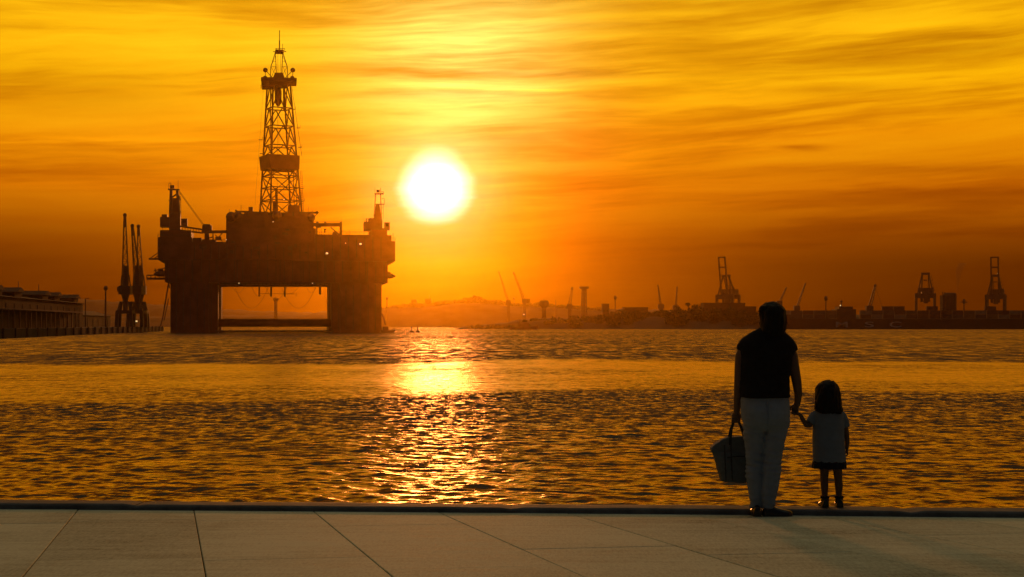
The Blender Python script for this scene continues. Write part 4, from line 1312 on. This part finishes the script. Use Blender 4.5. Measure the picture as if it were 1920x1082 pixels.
# containers: two tiers along the rail, each one a box with corner posts and door ribs
CW, CH = sx_(1760) - sx_(1738.4), (sz_(582) - sz_(597.6)) / 2
def container_mesh(seed):
    r = random.Random(seed)
    mb = MB().box(0, CW - .35, 0, 2.44, 0, CH - .06)
    for k in range(9):
        x = .35 + k * (CW - 1.0) / 9
        mb.box(x, x + .28, -.06, 0.01, .25, CH - .35)
    for x in (0.0, CW - .53):
        mb.box(x - .02, x + .2, -.09, .02, .01, CH - .08)
    return mb.mesh('container')
CM = container_mesh(1)
ccols = [(.20, .11, .05), (.13, .06, .035), (.09, .075, .06), (.26, .19, .12), (.08, .05, .045)]
cms = []
for i, c in enumerate(ccols):
    me = CM.copy(); me.materials.append(mat('container_paint_%d' % i, c, .7, .2, .4, spec=.3)); cms.append(me)
rr = random.Random(17)
px = 1462.0
while px < 2000:
    for tier in range(2):
        if 1571 < px + 11 < 1609:
            continue
        o = link('shipping_container', rr.choice(cms), None, (xat(1735, SY) + sx_(px), SY + .4, sz_(597.6) + tier * CH + .02))
        tag(o, 'dark shipping container in the two-tier row along the far ship', 'container', 'containers stacked on the far ship')
    px += 21.6
for (px, n, lab) in ((1658, 1, 'third-tier container on the ship, left one of a pair right of its bridge'), (1679.6, 1, 'third-tier container on the ship, right one of a pair right of its bridge'), (1852, 1, 'odd third-tier container on the ship under the rightmost crane'), (1742, 1, 'odd third-tier container on the ship beside the silo')):
    for i in range(n):
        o = link('shipping_container', cms[(i + 1) % 5], None, (xat(1735, SY) + sx_(px + 21.6 * i), SY + 5.2, sz_(597.6) + 2 * CH + .05))
        tag(o, lab, 'container', 'containers stacked on the far ship')
o = link('shipping_container', cms[2], None, (0, 0, -500)); bpy.data.objects.remove(o)

# tug and buoys
Y = 830
t = thing('tugboat', (xat(983, Y), Y, 0), 'small dark tugboat low on the water below the mushroom tower', 'boat')
mb = MB(); vs = []
for x, w, z in ((-8, .6, 1.6), (-6.5, 1, 1.5), (0, 1, 1.4), (4, .8, 1.9), (7.5, .1, 2.6)):
    vs += [(x, -2.6 * w, z), (x, -2.2 * w, -.8), (x, 2.2 * w, -.8), (x, 2.6 * w, z)]
fs = [(i * 4 + k, i * 4 + (k + 1) % 4, (i + 1) * 4 + (k + 1) % 4, (i + 1) * 4 + k) for i in range(4) for k in range(4)] + [(0, 1, 2, 3), (19, 18, 17, 16)]
mb.add(vs, fs); mb.build('hull', M_STEEL2, t)
MB().box(-3.5, 2.5, -1.7, 1.7, 1.3, 3.6).build('deckhouse', M_STEEL2, t)
MB().box(-1.2, 1.6, -1.3, 1.3, 3.61, 5.4).build('wheelhouse', M_STEEL2, t)
MB().box(-1.0, 1.4, -1.34, -1.28, 4.3, 5.1).build('window', M_GLASS, t)
MB().bar((-.2, 0, 5.4), (-.2, 0, 8.2), .25).build('mast', M_STEEL2, t)
MB().ball((-.2, 0, 8.3), .32, 8, 5).build('mast_lamp', M_LAMP, t)
MB().tube([(-2.4, 0, 3.5), (-2.5, 0, 5.6)], .5, 8).build('funnel', M_STEEL2, t)
for (px, yt, Y, lab) in ((771.5, 613, 560, 'left one of two small buoy posts in the glitter'), (783, 613.5, 560, 'right one of two small buoy posts in the glitter')):
    t = thing('buoy', (xat(px, Y), Y, 0), lab, 'buoy', 0, 'buoys right of the rig')
    MB().rings([(0, 0, -.5, .5, .5), (0, 0, .1, .75, .75), (0, 0, .55, .7, .7), (0, 0, .7, .3, .3)], 10).build('float', M_STEEL2, t)
    MB().bar((0, 0, .6), (0, 0, zat(yt, Y)), .3).build('post', M_STEEL2, t)
    MB().ball((0, 0, zat(yt, Y)), .3, 8, 5).build('top_mark', M_STEEL2, t)

# ------------------------------------------------------------------ people on the promenade
M_SKIN = mat('skin', (.13, .07, .045), .55, .1, 6.0, spec=.3)
M_HAIR = mat('dark_hair', (.006, .005, .0045), .6, .4, 60.0, bump=.003, bscale=140, spec=.2, streak=(1, 1, .12))
M_TOP = mat('black_cloth', (.012, .012, .013), .9, .3, 20.0, bump=.002, bscale=220, spec=.15)
M_TROU = mat('pale_cotton', (.20, .245, .325), .9, .10, 9.0, bump=.0015, bscale=320, spec=.15)
M_DRESS = mat('grey_cotton', (.14, .17, .22), .9, .10, 9.0, bump=.0015, bscale=300, spec=.15)
M_HEM = mat('navy_hem', (.016, .018, .026), .9, .2, 20.0, spec=.15)
M_SHOE = mat('black_leather', (.012, .011, .010), .28, .2, 20.0, spec=.5)
M_BAG = mat('bag_canvas', (.11, .125, .135), .85, .15, 30.0, bump=.001, bscale=400, spec=.2)
M_BAG2 = mat('bag_trim', (.03, .03, .03), .7, .2, 30.0, spec=.3)
M_EYE = mat('eye_white', (.7, .68, .64), .2, .05, 5.0)

SCULPT = bpy.data.scenes.new('sculpt')          # small side scene so that the modifiers evaluate quickly; removed again below
def sculpt(name, mb, voxel, material, parent, smooth=3, disp=None):
    raw = mb.mesh('raw')
    tmp = bpy.data.objects.new('tmp', raw); SCULPT.collection.objects.link(tmp)
    m_ = tmp.modifiers.new('r', 'REMESH'); m_.mode = 'VOXEL'; m_.voxel_size = voxel
    s = tmp.modifiers.new('s', 'SMOOTH'); s.iterations = smooth; s.factor = .5
    vl = SCULPT.view_layers[0]; vl.update()
    me = bpy.data.meshes.new_from_object(tmp.evaluated_get(vl.depsgraph))
    bpy.data.objects.remove(tmp); bpy.data.meshes.remove(raw)
    if disp:
        nv = len(me.vertices)
        co = np.empty(nv * 3); me.vertices.foreach_get('co', co); co = co.reshape(-1, 3)
        no = np.empty(nv * 3); me.vertex_normals.foreach_get('vector', no); no = no.reshape(-1, 3)
        d = np.array([disp(Vector(p)) for p in co.tolist()])
        me.vertices.foreach_set('co', (co + no * d[:, None]).ravel()); me.update()
    me.name = name
    me.materials.clear(); me.materials.append(material)
    me.polygons.foreach_set('use_smooth', [True] * len(me.polygons))
    return link(name, me, parent)

def shoe_mesh(mb, o, ang, L, s=1.0):
    d = Vector((math.sin(ang), math.cos(ang), 0)); w = Vector((d.y, -d.x, 0))
    secs = [(0, .020, .050), (.03, .030, .072), (.16, .035, .085), (.30, .036, .080), (.45, .038, .064), (.65, .045, .052), (.82, .043, .044), (.94, .030, .036), (1.0, .012, .022)]
    n = 12; vs = []
    for t, hw, h in secs:
        c = o + d * (t * L)
        for k in range(n):
            a = math.pi * k / (n - 1)
            vs.append(c + w * (math.cos(a) * hw * s) + Vector((0, 0, .004 + math.sin(a) ** .8 * h * s)))
        # flat sole closes the section
    N = len(secs); fs = []
    for i in range(N - 1):
        for k in range(n):
            fs.append((i * n + k, i * n + (k + 1) % n, (i + 1) * n + (k + 1) % n, (i + 1) * n + k))
    fs += [tuple(range(n - 1, -1, -1)), tuple(range((N - 1) * n, N * n))]
    return mb.add(vs, fs)

def fold(p, s=1.0):
    return mnoise.noise(p * 7 * s) * .5 + mnoise.noise(Vector((p.x * 9 * s, p.y * 9 * s, p.z * 34 * s + 3 * p.x))) * .6

def face(mb, c, s, rings_r):
    """nose, brow, lips, chin and ears on a head looking along +y"""
    x, y, z = c
    mb.tube([(x, y + .080 * s, z + .02 * s), (x, y + .100 * s, z - .018 * s), (x, y + .085 * s, z - .032 * s)], [.008 * s, .014 * s, .012 * s], 8)
    mb.ball((x, y + .080 * s, z - .058 * s), (.024 * s, .014 * s, .010 * s), 10, 6)
    mb.ball((x, y + .070 * s, z - .092 * s), (.026 * s, .022 * s, .020 * s), 10, 6)
    mb.ball((x, y + .072 * s, z + .030 * s), (.050 * s, .018 * s, .012 * s), 10, 6)
    for sx in (-1, 1):
        mb.ball((x + sx * rings_r, y, z - .01 * s), (.010 * s, .022 * s, .032 * s), 8, 6)

# --- adult ----------------------------------------------------------------
AY = 11.60
AK = AY / FPX
A0 = Vector((xat(1432, AY), AY, pav_z(AY)))
def ap(px, py, y=0.0):
    return Vector(((px - 1432) * AK, y, (968.0 - py) * AK))
adult = thing('person', A0, 'adult in black top and pale trousers, back turned, holding a bag and a child\'s hand', 'person')

def arings(mb, rows, n=24, power=2.3):
    rs = []
    for (x0, x1, py, ry, y) in rows:
        c = ap((x0 + x1) / 2, py, y); rs.append((c.x, c.y, c.z, (x1 - x0) / 2 * AK, ry))
    return mb.rings(rs[::-1], n, power)

b = MB()
arings(b, [(1436, 1460, 612, .055, .0), (1436, 1460, 628, .055, .0), (1420, 1476, 638, .075, 0), (1396, 1484, 648, .095, 0), (1391, 1483, 665, .11, 0), (1391, 1477, 690, .115, 0), (1392, 1475, 720, .11, 0),
           (1391, 1475, 745, .12, -.005), (1392, 1477, 770, .13, -.01), (1395, 1476, 795, .125, -.01), (1402, 1468, 806, .09, 0)])
LEG_L = [(1395, 1434, 790, .095, .0), (1397, 1432, 815, .085, .01), (1400, 1431, 840, .07, .02), (1402, 1429, 870, .058, .02), (1401, 1427, 893, .058, .01), (1405, 1426, 918, .048, .01), (1409, 1426, 942, .04, .01), (1410, 1425, 958, .04, .01)]
LEG_R = [(1434, 1477, 790, .095, -.01), (1433, 1471, 815, .088, -.01), (1432, 1466, 840, .075, -.01), (1431, 1462, 870, .062, -.01), (1430, 1460, 893, .062, -.02), (1428, 1455, 918, .052, -.02), (1429, 1450, 942, .042, -.02), (1429, 1447, 958, .04, -.02)]
arings(b, LEG_L, 16); arings(b, LEG_R, 16)
hc = ap(1449, 594, .015)
b.rings([(hc.x, hc.y + .004, hc.z - .118, .030, .045), (hc.x, hc.y + .012, hc.z - .10, .048, .068), (hc.x, hc.y + .006, hc.z - .06, .064, .084), (hc.x, hc.y, hc.z, .074, .094),
         (hc.x, hc.y, hc.z + .05, .070, .090), (hc.x, hc.y - .004, hc.z + .085, .050, .066), (hc.x, hc.y - .004, hc.z + .105, .015, .02)], 20)
face(b, hc, 1.0, .074)
# arms
b.tube([ap(1396, 652), ap(1389, 668), ap(1386.5, 695), ap(1385.5, 722, .01), ap(1385.5, 748, .05), ap(1384.5, 770, .08), ap(1383.5, 779, .085)], [.046, .044, .039, .036, .033, .025, .026], 12)
b.tube([ap(1478, 652), ap(1485, 668), ap(1489, 690), ap(1495, 718, .02), ap(1499.5, 740, .06), ap(1499.5, 755, .09), ap(1498, 762, .10)], [.046, .044, .041, .037, .031, .026, .027], 12)
# left hand closed on the bag handle
h0 = ap(1383, 781, .085)
b.ball(h0, (.036, .016, .028), 12, 8)
for i, (dx_, ln) in enumerate(((-.027, .9), (-.009, 1.0), (.009, .97), (.026, .82))):
    q = h0 + Vector((dx_, 0, -.018))
    b.tube([q, q + Vector((0, -.012, -.018 * ln)), q + Vector((0, .002, -.034 * ln)), q + Vector((0, .022, -.030 * ln)), q + Vector((0, .026, -.014))], [.0098, .0092, .0088, .008, .007], 8)
b.tube([h0 + Vector((.030, .004, .010)), h0 + Vector((.040, .018, -.008)), h0 + Vector((.028, .030, -.028)), h0 + Vector((.010, .034, -.034))], [.011, .010, .009, .0078], 8)
# right hand round the child's hand
h1 = ap(1496, 766, .11)
b.ball(h1, (.030, .018, .034), 12, 8)
for i, (dy_, ln) in enumerate(((-.024, .86), (-.008, 1.0), (.008, 1.0), (.024, .9))):
    q = h1 + Vector((.012, dy_, -.018))
    b.tube([q, q + Vector((.004, 0, -.020 * ln)), q + Vector((-.016, 0, -.036 * ln)), q + Vector((-.036, 0, -.026 * ln)), q + Vector((-.040, 0, -.008))], [.0098, .0092, .0088, .008, .007], 8)
b.tube([h1 + Vector((-.012, -.012, .014)), h1 + Vector((-.034, -.014, .004)), h1 + Vector((-.048, -.010, -.012)), h1 + Vector((-.054, -.006, -.022))], [.012, .0105, .009, .0075], 8)
body = sculpt('body', b, .0052, M_SKIN, adult, 2)
for sx in (-1, 1):
    MB().ball((hc.x + sx * .031, hc.y + .080, hc.z + .004), (.012, .008, .007), 8, 6).build('eye', M_EYE, adult, True)

# trousers
b = MB()
arings(b, [(1390.5, 1477.5, 736, .125, -.005), (1389, 1478.5, 750, .130, -.012), (1388.5, 1480, 768, .143, -.02), (1390, 1480, 783, .143, -.02), (1393, 1479, 797, .13, -.012), (1399, 1473, 808, .095, 0)])
def grow(rows, dx_, dr, cut):
    return [(x0 - dx_, x1 + dx_, py, ry + dr, y) for (x0, x1, py, ry, y) in rows if py <= cut]
arings(b, grow(LEG_L, 2.2, .010, 945) + [(1407.5, 1428, 951, .047, .01)], 18)
arings(b, grow(LEG_R, 2.2, .010, 945) + [(1426.5, 1451, 953, .049, -.02)], 18)
def trouser_disp(p):
    z = p.z
    knee = math.exp(-((z - .40) / .13) ** 2) + 1.1 * math.exp(-((z - .08) / .07) ** 2) + .7 * math.exp(-((z - .64) / .08) ** 2)
    groove = -.010 * math.exp(-((p.x - .006) / .010) ** 2) * (1 if p.y < 0 and .62 < z < .86 else 0)
    return .0015 + .006 * fold(p) + .015 * knee * mnoise.noise(Vector((p.x * 8, p.y * 8, z * 46 + 9 * p.x))) + groove
tr = sculpt('trousers', b, .0065, M_TROU, adult, 4, trouser_disp)
for (x0, x1) in ((1399, 1422), (1443, 1466)):
    c0 = ap(x0, 758, -.158); c1 = ap(x1, 776, -.166)
    MB().box(c0.x, c1.x, -.166, -.15, c1.z, c0.z)   # pocket outline kept to its seam
for (x, y0, y1) in ((1432.5, 748, 795),):
    MB().tube([ap(x, y0, -.150), ap(x, (y0 + y1) / 2, -.158), ap(x + 1, y1, -.13)], .0022, 6).build('seam', M_TROU, tr)

# sleeveless black top with cap shoulders
b = MB()
arings(b, [(1426, 1465, 615, .050, 0), (1415, 1470, 620.5, .064, -.004), (1404, 1475, 626.5, .078, -.006), (1393, 1484, 634, .094, -.006), (1386, 1489.5, 641, .106, -.006), (1383.5, 1491.5, 648, .114, -.006), (1386, 1490, 658, .120, -.006), (1387, 1486, 668, .126, -.006), (1386.5, 1482, 690, .130, -.006), (1387, 1479.5, 712, .128, -.008),
           (1386.5, 1479.5, 732, .140, -.010), (1386, 1480, 745, .146, -.012)], 28)
b.tube([ap(1408, 646), ap(1396, 648), ap(1391.5, 653), ap(1390.5, 658)], [.046, .048, .044, .042], 12)
b.tube([ap(1470, 646), ap(1479, 648), ap(1484.5, 653), ap(1485.5, 658)], [.046, .048, .045, .042], 12)
tp = sculpt('blouse', b, .0065, M_TOP, adult, 3, lambda p: .002 + .009 * fold(p) * (1 if p.z < 1.28 else .4))
MB().ball(ap(1479.5, 692, -.05), (.006, .012, .008), 8, 6).build('button', M_TOP, tp)

# hair gathered at the back, loose strands on the right
b = MB()
arings(b, [(1441, 1452, 566.8, .03, -.01), (1434, 1460, 569, .06, -.012), (1427.5, 1467, 575, .092, -.014), (1423.5, 1472, 584, .108, -.016), (1423, 1474, 594, .110, -.018), (1424.5, 1474, 604, .104, -.026), (1424, 1472.5, 612, .090, -.034), (1425, 1471, 619, .080, -.042), (1428, 1468, 626, .062, -.050), (1435, 1462, 632, .038, -.056)], 24, 2.1)
b.ball(ap(1427.5, 581, -.05), (.030, .034, .036), 12, 8)
hr = sculpt('hair', b, .006, M_HAIR, adult, 2, lambda p: .006 * mnoise.noise(Vector((p.x * 60, p.y * 60, p.z * 9))) + .007 * mnoise.noise(p * 20))
mb = MB(); rh = random.Random(31)
for k in range(46):
    s = 1 if k % 3 else -1
    x0 = 1470 + rh.uniform(-3, 2) if s > 0 else 1427 + rh.uniform(-2, 4)
    y0 = rh.uniform(585, 606); yd = rh.uniform(-.06, .02)
    ln = rh.uniform(8, 20) if s > 0 else rh.uniform(6, 12)
    mb.tube([ap(x0, y0, yd), ap(x0 + s * rh.uniform(1, 3.0), y0 + ln * .5, yd - .01), ap(x0 + s * rh.uniform(.5, 5.0), y0 + ln, yd - .01)], [.0028, .0022, .0008], 5)
for k in range(70):
    a = rh.uniform(0, 3.14); x0 = 1448 + 24 * math.cos(a); y0 = 590 - 22 * math.sin(a)
    mb.tube([ap(x0, y0, -.02), ap(x0 + 2.2 * math.cos(a + .6), y0 - 2.0 * math.sin(a + .6), -.02), ap(x0 + 5 * math.cos(a + 1.2), y0 - 1.0 * math.sin(a), -.02)], [.002, .0014, .0006], 4)
mb.build('hair_strands', M_HAIR, hr)
# shoes
for nm, px, y, ang, L in (('shoe', 1417.5, -.075, R(2), .235), ('shoe', 1428.5, -.035, R(84), .232)):
    b = MB(); o = ap(px, 968.0, y); o.z = 0
    shoe_mesh(b, o, ang, L)
    so = sculpt(nm, b, .005, M_SHOE, adult, 2)

# --- bag in the adult's left hand -------------------------------------------
BY = AY + .085
BK = BY / FPX
bag = thing('tote_bag', Vector((xat(1384, BY), BY, pav_z(AY) + (968 - 908.5) * AK)), 'dark grey tote bag with tall side hanging from the adult\'s left hand', 'bag')
def bp(px, py, y=0.0):
    return Vector(((px - 1384) * BK, y, (908.5 - py) * BK))
b = MB()
secs = []
for (x0, x1, py, ry) in ((1357.5, 1411, 908.3, .070), (1354, 1414, 904, .078), (1347, 1420, 885, .078), (1341, 1426, 865, .070), (1337, 1430, 852, .056)):
    c = bp((x0 + x1) / 2, py); secs.append((c.x, .09, c.z, (x1 - x0) / 2 * BK, ry))
b.rings(secs, 28, 3.6)
# upper gusset with the sloping top edge
poly = [bp(1337, 853), bp(1334.5, 843.5), bp(1343, 836), bp(1354, 829.5), bp(1368, 824), bp(1400, 822), bp(1418, 826), bp(1432, 840), bp(1430, 853)]
b.prism([(p.x, p.z) for p in poly], .045, .135)
bg_ = sculpt('bag_body', b, .005, M_BAG, bag, 3, lambda p: .008 * fold(p, .9) + .006 * mnoise.noise(Vector((p.x * 12, 1.7, p.z * 5))))
for px in (1359.5, 1371.5, 1409):
    MB().tube([bp(px, 832 if px > 1362 else 838, .034), bp(px, 850, .020), bp(px + .5, 875, .004), bp(px + 2, 903, .004)], [(.004, .002)] * 4, 6).build('seam', M_BAG2, bg_)
MB().tube([bp(1364, 860.5, .012), bp(1384, 858.5, .008), bp(1404, 858.5, .012)], .005, 6).build('pocket_edge', M_BAG2, bg_)
hz = (pav_z(AY) + ap(0, 789.5).z) - bag.location.z
hx = (A0.x + h0.x) - bag.location.x
for yy, xo in ((.040, -.02), (.128, .03)):
    pl, pr = bp(1370.5, 838, yy), bp(1402, 838, yy)
    pts = [pl, bp(1371, 826, yy), Vector((hx - .030, yy * .5 + .01, hz - .075)), Vector((hx - .018, .012, hz - .018)), Vector((hx, .004, hz)), Vector((hx + .024, .012, hz - .016)), Vector((hx + .055, yy * .6, hz - .075)), bp(1400, 826, yy), pr]
    MB().tube(pts, [(.010, .0045)] * len(pts), 8).build('handle', M_BAG2, bag, True)

# --- child -------------------------------------------------------------------
CY = 11.77
CK = CY / FPX
cx_ = xat(1556, CY)
C0 = Vector((cx_, CY, pav_z(kerb_y(cx_)) + .047))
def cp(px, py, y=0.0):
    return Vector(((px - 1556) * CK, y, (954.5 - py) * CK))
child = thing('person', C0, 'small child in grey dress with dark hem standing on the kerb, back turned', 'person')
def crings(mb, rows, n=20, power=2.3):
    rs = []
    for (x0, x1, py, ry, y) in rows:
        c = cp((x0 + x1) / 2, py, y); rs.append((c.x, c.y, c.z, (x1 - x0) / 2 * CK, ry))
    return mb.rings(rs[::-1], n, power)
b = MB()
crings(b, [(1545, 1560, 758, .032, 0), (1544, 1561, 770, .034, 0), (1530, 1575, 777, .05, 0), (1528, 1577, 790, .07, 0), (1530, 1578, 820, .075, 0), (1531, 1579, 850, .082, 0), (1536, 1579, 872, .075, 0), (1540, 1576, 884, .05, 0)])
CL = [(1537, 1555, 872, .045, 0), (1537.5, 1554, 888, .036, 0), (1538, 1553, 902, .031, 0), (1538.5, 1553, 914, .033, -.004), (1540.5, 1552, 930, .026, 0), (1541.5, 1551.5, 948, .024, 0)]
CR = [(1560, 1580, 872, .045, 0), (1562, 1579, 888, .036, 0), (1564, 1579.5, 902, .031, 0), (1565, 1580.5, 914, .033, -.004), (1567, 1578.5, 930, .026, 0), (1568, 1578, 948, .024, 0)]
crings(b, CL, 14); crings(b, CR, 14)
ch = cp(1551.5, 742, .01)
b.rings([(ch.x, ch.y + .006, ch.z - .088, .026, .036), (ch.x, ch.y + .010, ch.z - .072, .046, .056), (ch.x, ch.y + .006, ch.z - .04, .062, .072), (ch.x, ch.y, ch.z, .069, .082), (ch.x, ch.y, ch.z + .045, .064, .076), (ch.x, ch.y, ch.z + .078, .042, .05), (ch.x, ch.y, ch.z + .092, .012, .016)], 18)
face(b, ch, .82, .068)
b.tube([cp(1531, 782), cp(1524, 792, -.01), cp(1515, 801, -.02), cp(1511, 800, -.03), cp(1503.5, 790, -.045), cp(1498, 780, -.055)], [.027, .025, .023, .022, .018, .015], 10)
b.tube([cp(1577, 782), cp(1583, 796), cp(1587, 816, .0), cp(1589.5, 834, .012), cp(1588.8, 846, .02)], [.027, .025, .022, .018, .014], 10)
# left hand inside the adult's, fingers folded over the thumb side
g0 = (A0 + h1 + Vector((-.014, 0, -.036))) - C0
b.tube([cp(1498, 780, -.055), (cp(1498, 780, -.055) + g0) / 2, g0 + Vector((0, 0, -.004))], [.015, .014, .014], 8)
b.ball(g0, (.018, .014, .018), 10, 6)
for dy_, ln in ((-.012, .9), (-.004, 1.0), (.004, .95), (.012, .8)):
    q = g0 + Vector((-.006, dy_, .010))
    b.tube([q, q + Vector((-.010, 0, .012 * ln)), q + Vector((-.022, 0, .012 * ln)), q + Vector((-.028, 0, .004))], [.0058, .0055, .005, .0045], 6)
b.tube([g0 + Vector((.008, -.010, .004)), g0 + Vector((.012, -.020, .014)), g0 + Vector((.006, -.022, .024))], [.006, .0055, .0048], 6)
# right hand relaxed, fingers curled
g1 = cp(1589.2, 850, .024)
b.ball(g1, (.012, .018, .020), 10, 6)
for dy_, ln in ((-.014, .85), (-.005, 1.0), (.005, 1.0), (.014, .85)):
    q = g1 + Vector((.002, dy_, -.014))
    b.tube([q, q + Vector((.002, 0, -.016 * ln)), q + Vector((-.008, 0, -.026 * ln)), q + Vector((-.017, 0, -.024 * ln))], [.0058, .0055, .005, .0045], 6)
b.tube([g1 + Vector((-.006, .012, .004)), g1 + Vector((-.018, .014, -.008)), g1 + Vector((-.022, .010, -.020))], [.006, .0055, .0048], 6)
cb = sculpt('body', b, .0042, M_SKIN, child, 2)
for sx in (-1, 1):
    MB().ball((ch.x + sx * .027, ch.y + .068, ch.z + .004), (.011, .007, .007), 8, 6).build('eye', M_EYE, child, True)
b = MB()
crings(b, [(1539, 1566, 768, .050, 0), (1529, 1576, 773, .066, -.002), (1525, 1580, 779, .078, -.004), (1524, 1581, 792, .086, -.006), (1523.5, 1582, 820, .092, -.008), (1524, 1583.5, 850, .100, -.010), (1524.5, 1584.5, 868.5, .106, -.010)], 28)
b.tube([cp(1534, 780), cp(1526, 784, -.004), cp(1520, 792, -.012), cp(1517.5, 796, -.016)], [.036, .036, .033, .031], 12)
b.tube([cp(1574, 780), cp(1580, 785), cp(1584, 796), cp(1585.5, 804)], [.036, .035, .032, .031], 12)
dr = sculpt('dress', b, .0055, M_DRESS, child, 3, lambda p: .002 + .0055 * fold(p, 1.1) + .004 * mnoise.noise(Vector((p.x * 34, p.y * 34, p.z * 4))) * max(0, 1 - p.z / .6))
MB().tube([cp(1553, 778, -.076), cp(1553, 820, -.098), cp(1553.5, 866, -.114)], .0025, 6).build('back_seam', M_DRESS, dr)
b = MB()
crings(b, [(1524.5, 1584.5, 866, .103, -.010), (1523.5, 1585.5, 874, .108, -.010), (1522.5, 1586, 881, .110, -.010)], 40)
sculpt('hem_band', b, .0055, M_HEM, child, 1, lambda p: .003 * math.sin(math.atan2(p.y, p.x) * 13) + .002 * fold(p))
b = MB()
crings(b, [(1549, 1557, 716, .02, 0), (1541, 1564, 718.5, .05, -.004), (1534, 1569, 724, .074, -.006), (1529, 1573.5, 733, .088, -.008), (1527, 1575.5, 745, .094, -.012), (1526.5, 1576.5, 756, .090, -.020), (1525.5, 1577.5, 766, .080, -.030), (1527, 1578.5, 773, .064, -.042), (1533, 1574, 778, .040, -.052)], 24, 2.1)
ch_ = sculpt('hair', b, .0052, M_HAIR, child, 2, lambda p: .007 * mnoise.noise(Vector((p.x * 60, p.y * 60, p.z * 9))) + .006 * mnoise.noise(p * 24))
mb = MB()
for k in range(70):
    s = 1 if k % 2 else -1
    x0 = 1551.5 + s * rh.uniform(10, 25); y0 = rh.uniform(742, 768); ln = rh.uniform(5, 14); yd = rh.uniform(-.07, .0)
    mb.tube([cp(x0, y0, yd), cp(x0 + s * rh.uniform(.5, 2.5), y0 + ln * .5, yd - .006), cp(x0 + s * rh.uniform(-1.5, 2.5), y0 + ln, yd - .008)], [.0026, .002, .0008], 5)
mb.build('hair_strands', M_HAIR, ch_)
for px in (1547, 1573.5):
    b = MB(); o = cp(px, 955, -.045); o.z = 0
    shoe_mesh(b, o, R(3 if px > 1560 else -4), .15, .80)
    c = cp(px, 934, -.004); b.tube([(c.x - .002, -.004, .035), (c.x, -.004, .075)], [.033, .031], 12)
    sculpt('shoe', b, .0045, M_SHOE, child, 2)
    s = cp(px - .3, 936, -.002); mbs = MB()
    for k in range(14):
        a = k * 6.283 / 14
        mbs.ball((s.x + .030 * math.cos(a), s.y + .030 * math.sin(a), s.z + .004 * (k % 2)), .007, 6, 4)
    mbs.build('sock_frill', M_HEM, child)

bpy.data.scenes.remove(SCULPT)

# ------------------------------------------------------------------ haze over the bay
def build_haze():
    mb = MB().box(-2900, 2900, -60, 2700, -2.0, 111.0)
    m_ = bpy.data.materials.new('haze_air'); m_.use_nodes = True
    t = NT(m_.node_tree); t.n.clear()
    out = t.new('ShaderNodeOutputMaterial')
    v = t.new('ShaderNodeVolumePrincipled')
    v.inputs['Color'].default_value = (.95, .57, .02, 1)
    v.inputs['Density'].default_value = .000085
    v.inputs['Anisotropy'].default_value = .945
    t.l.new(v.outputs[0], out.inputs['Volume'])
    o = mb.build('haze', m_)
    tag(o, 'thin dusty orange air over the bay', None, None, 'stuff')
build_haze()
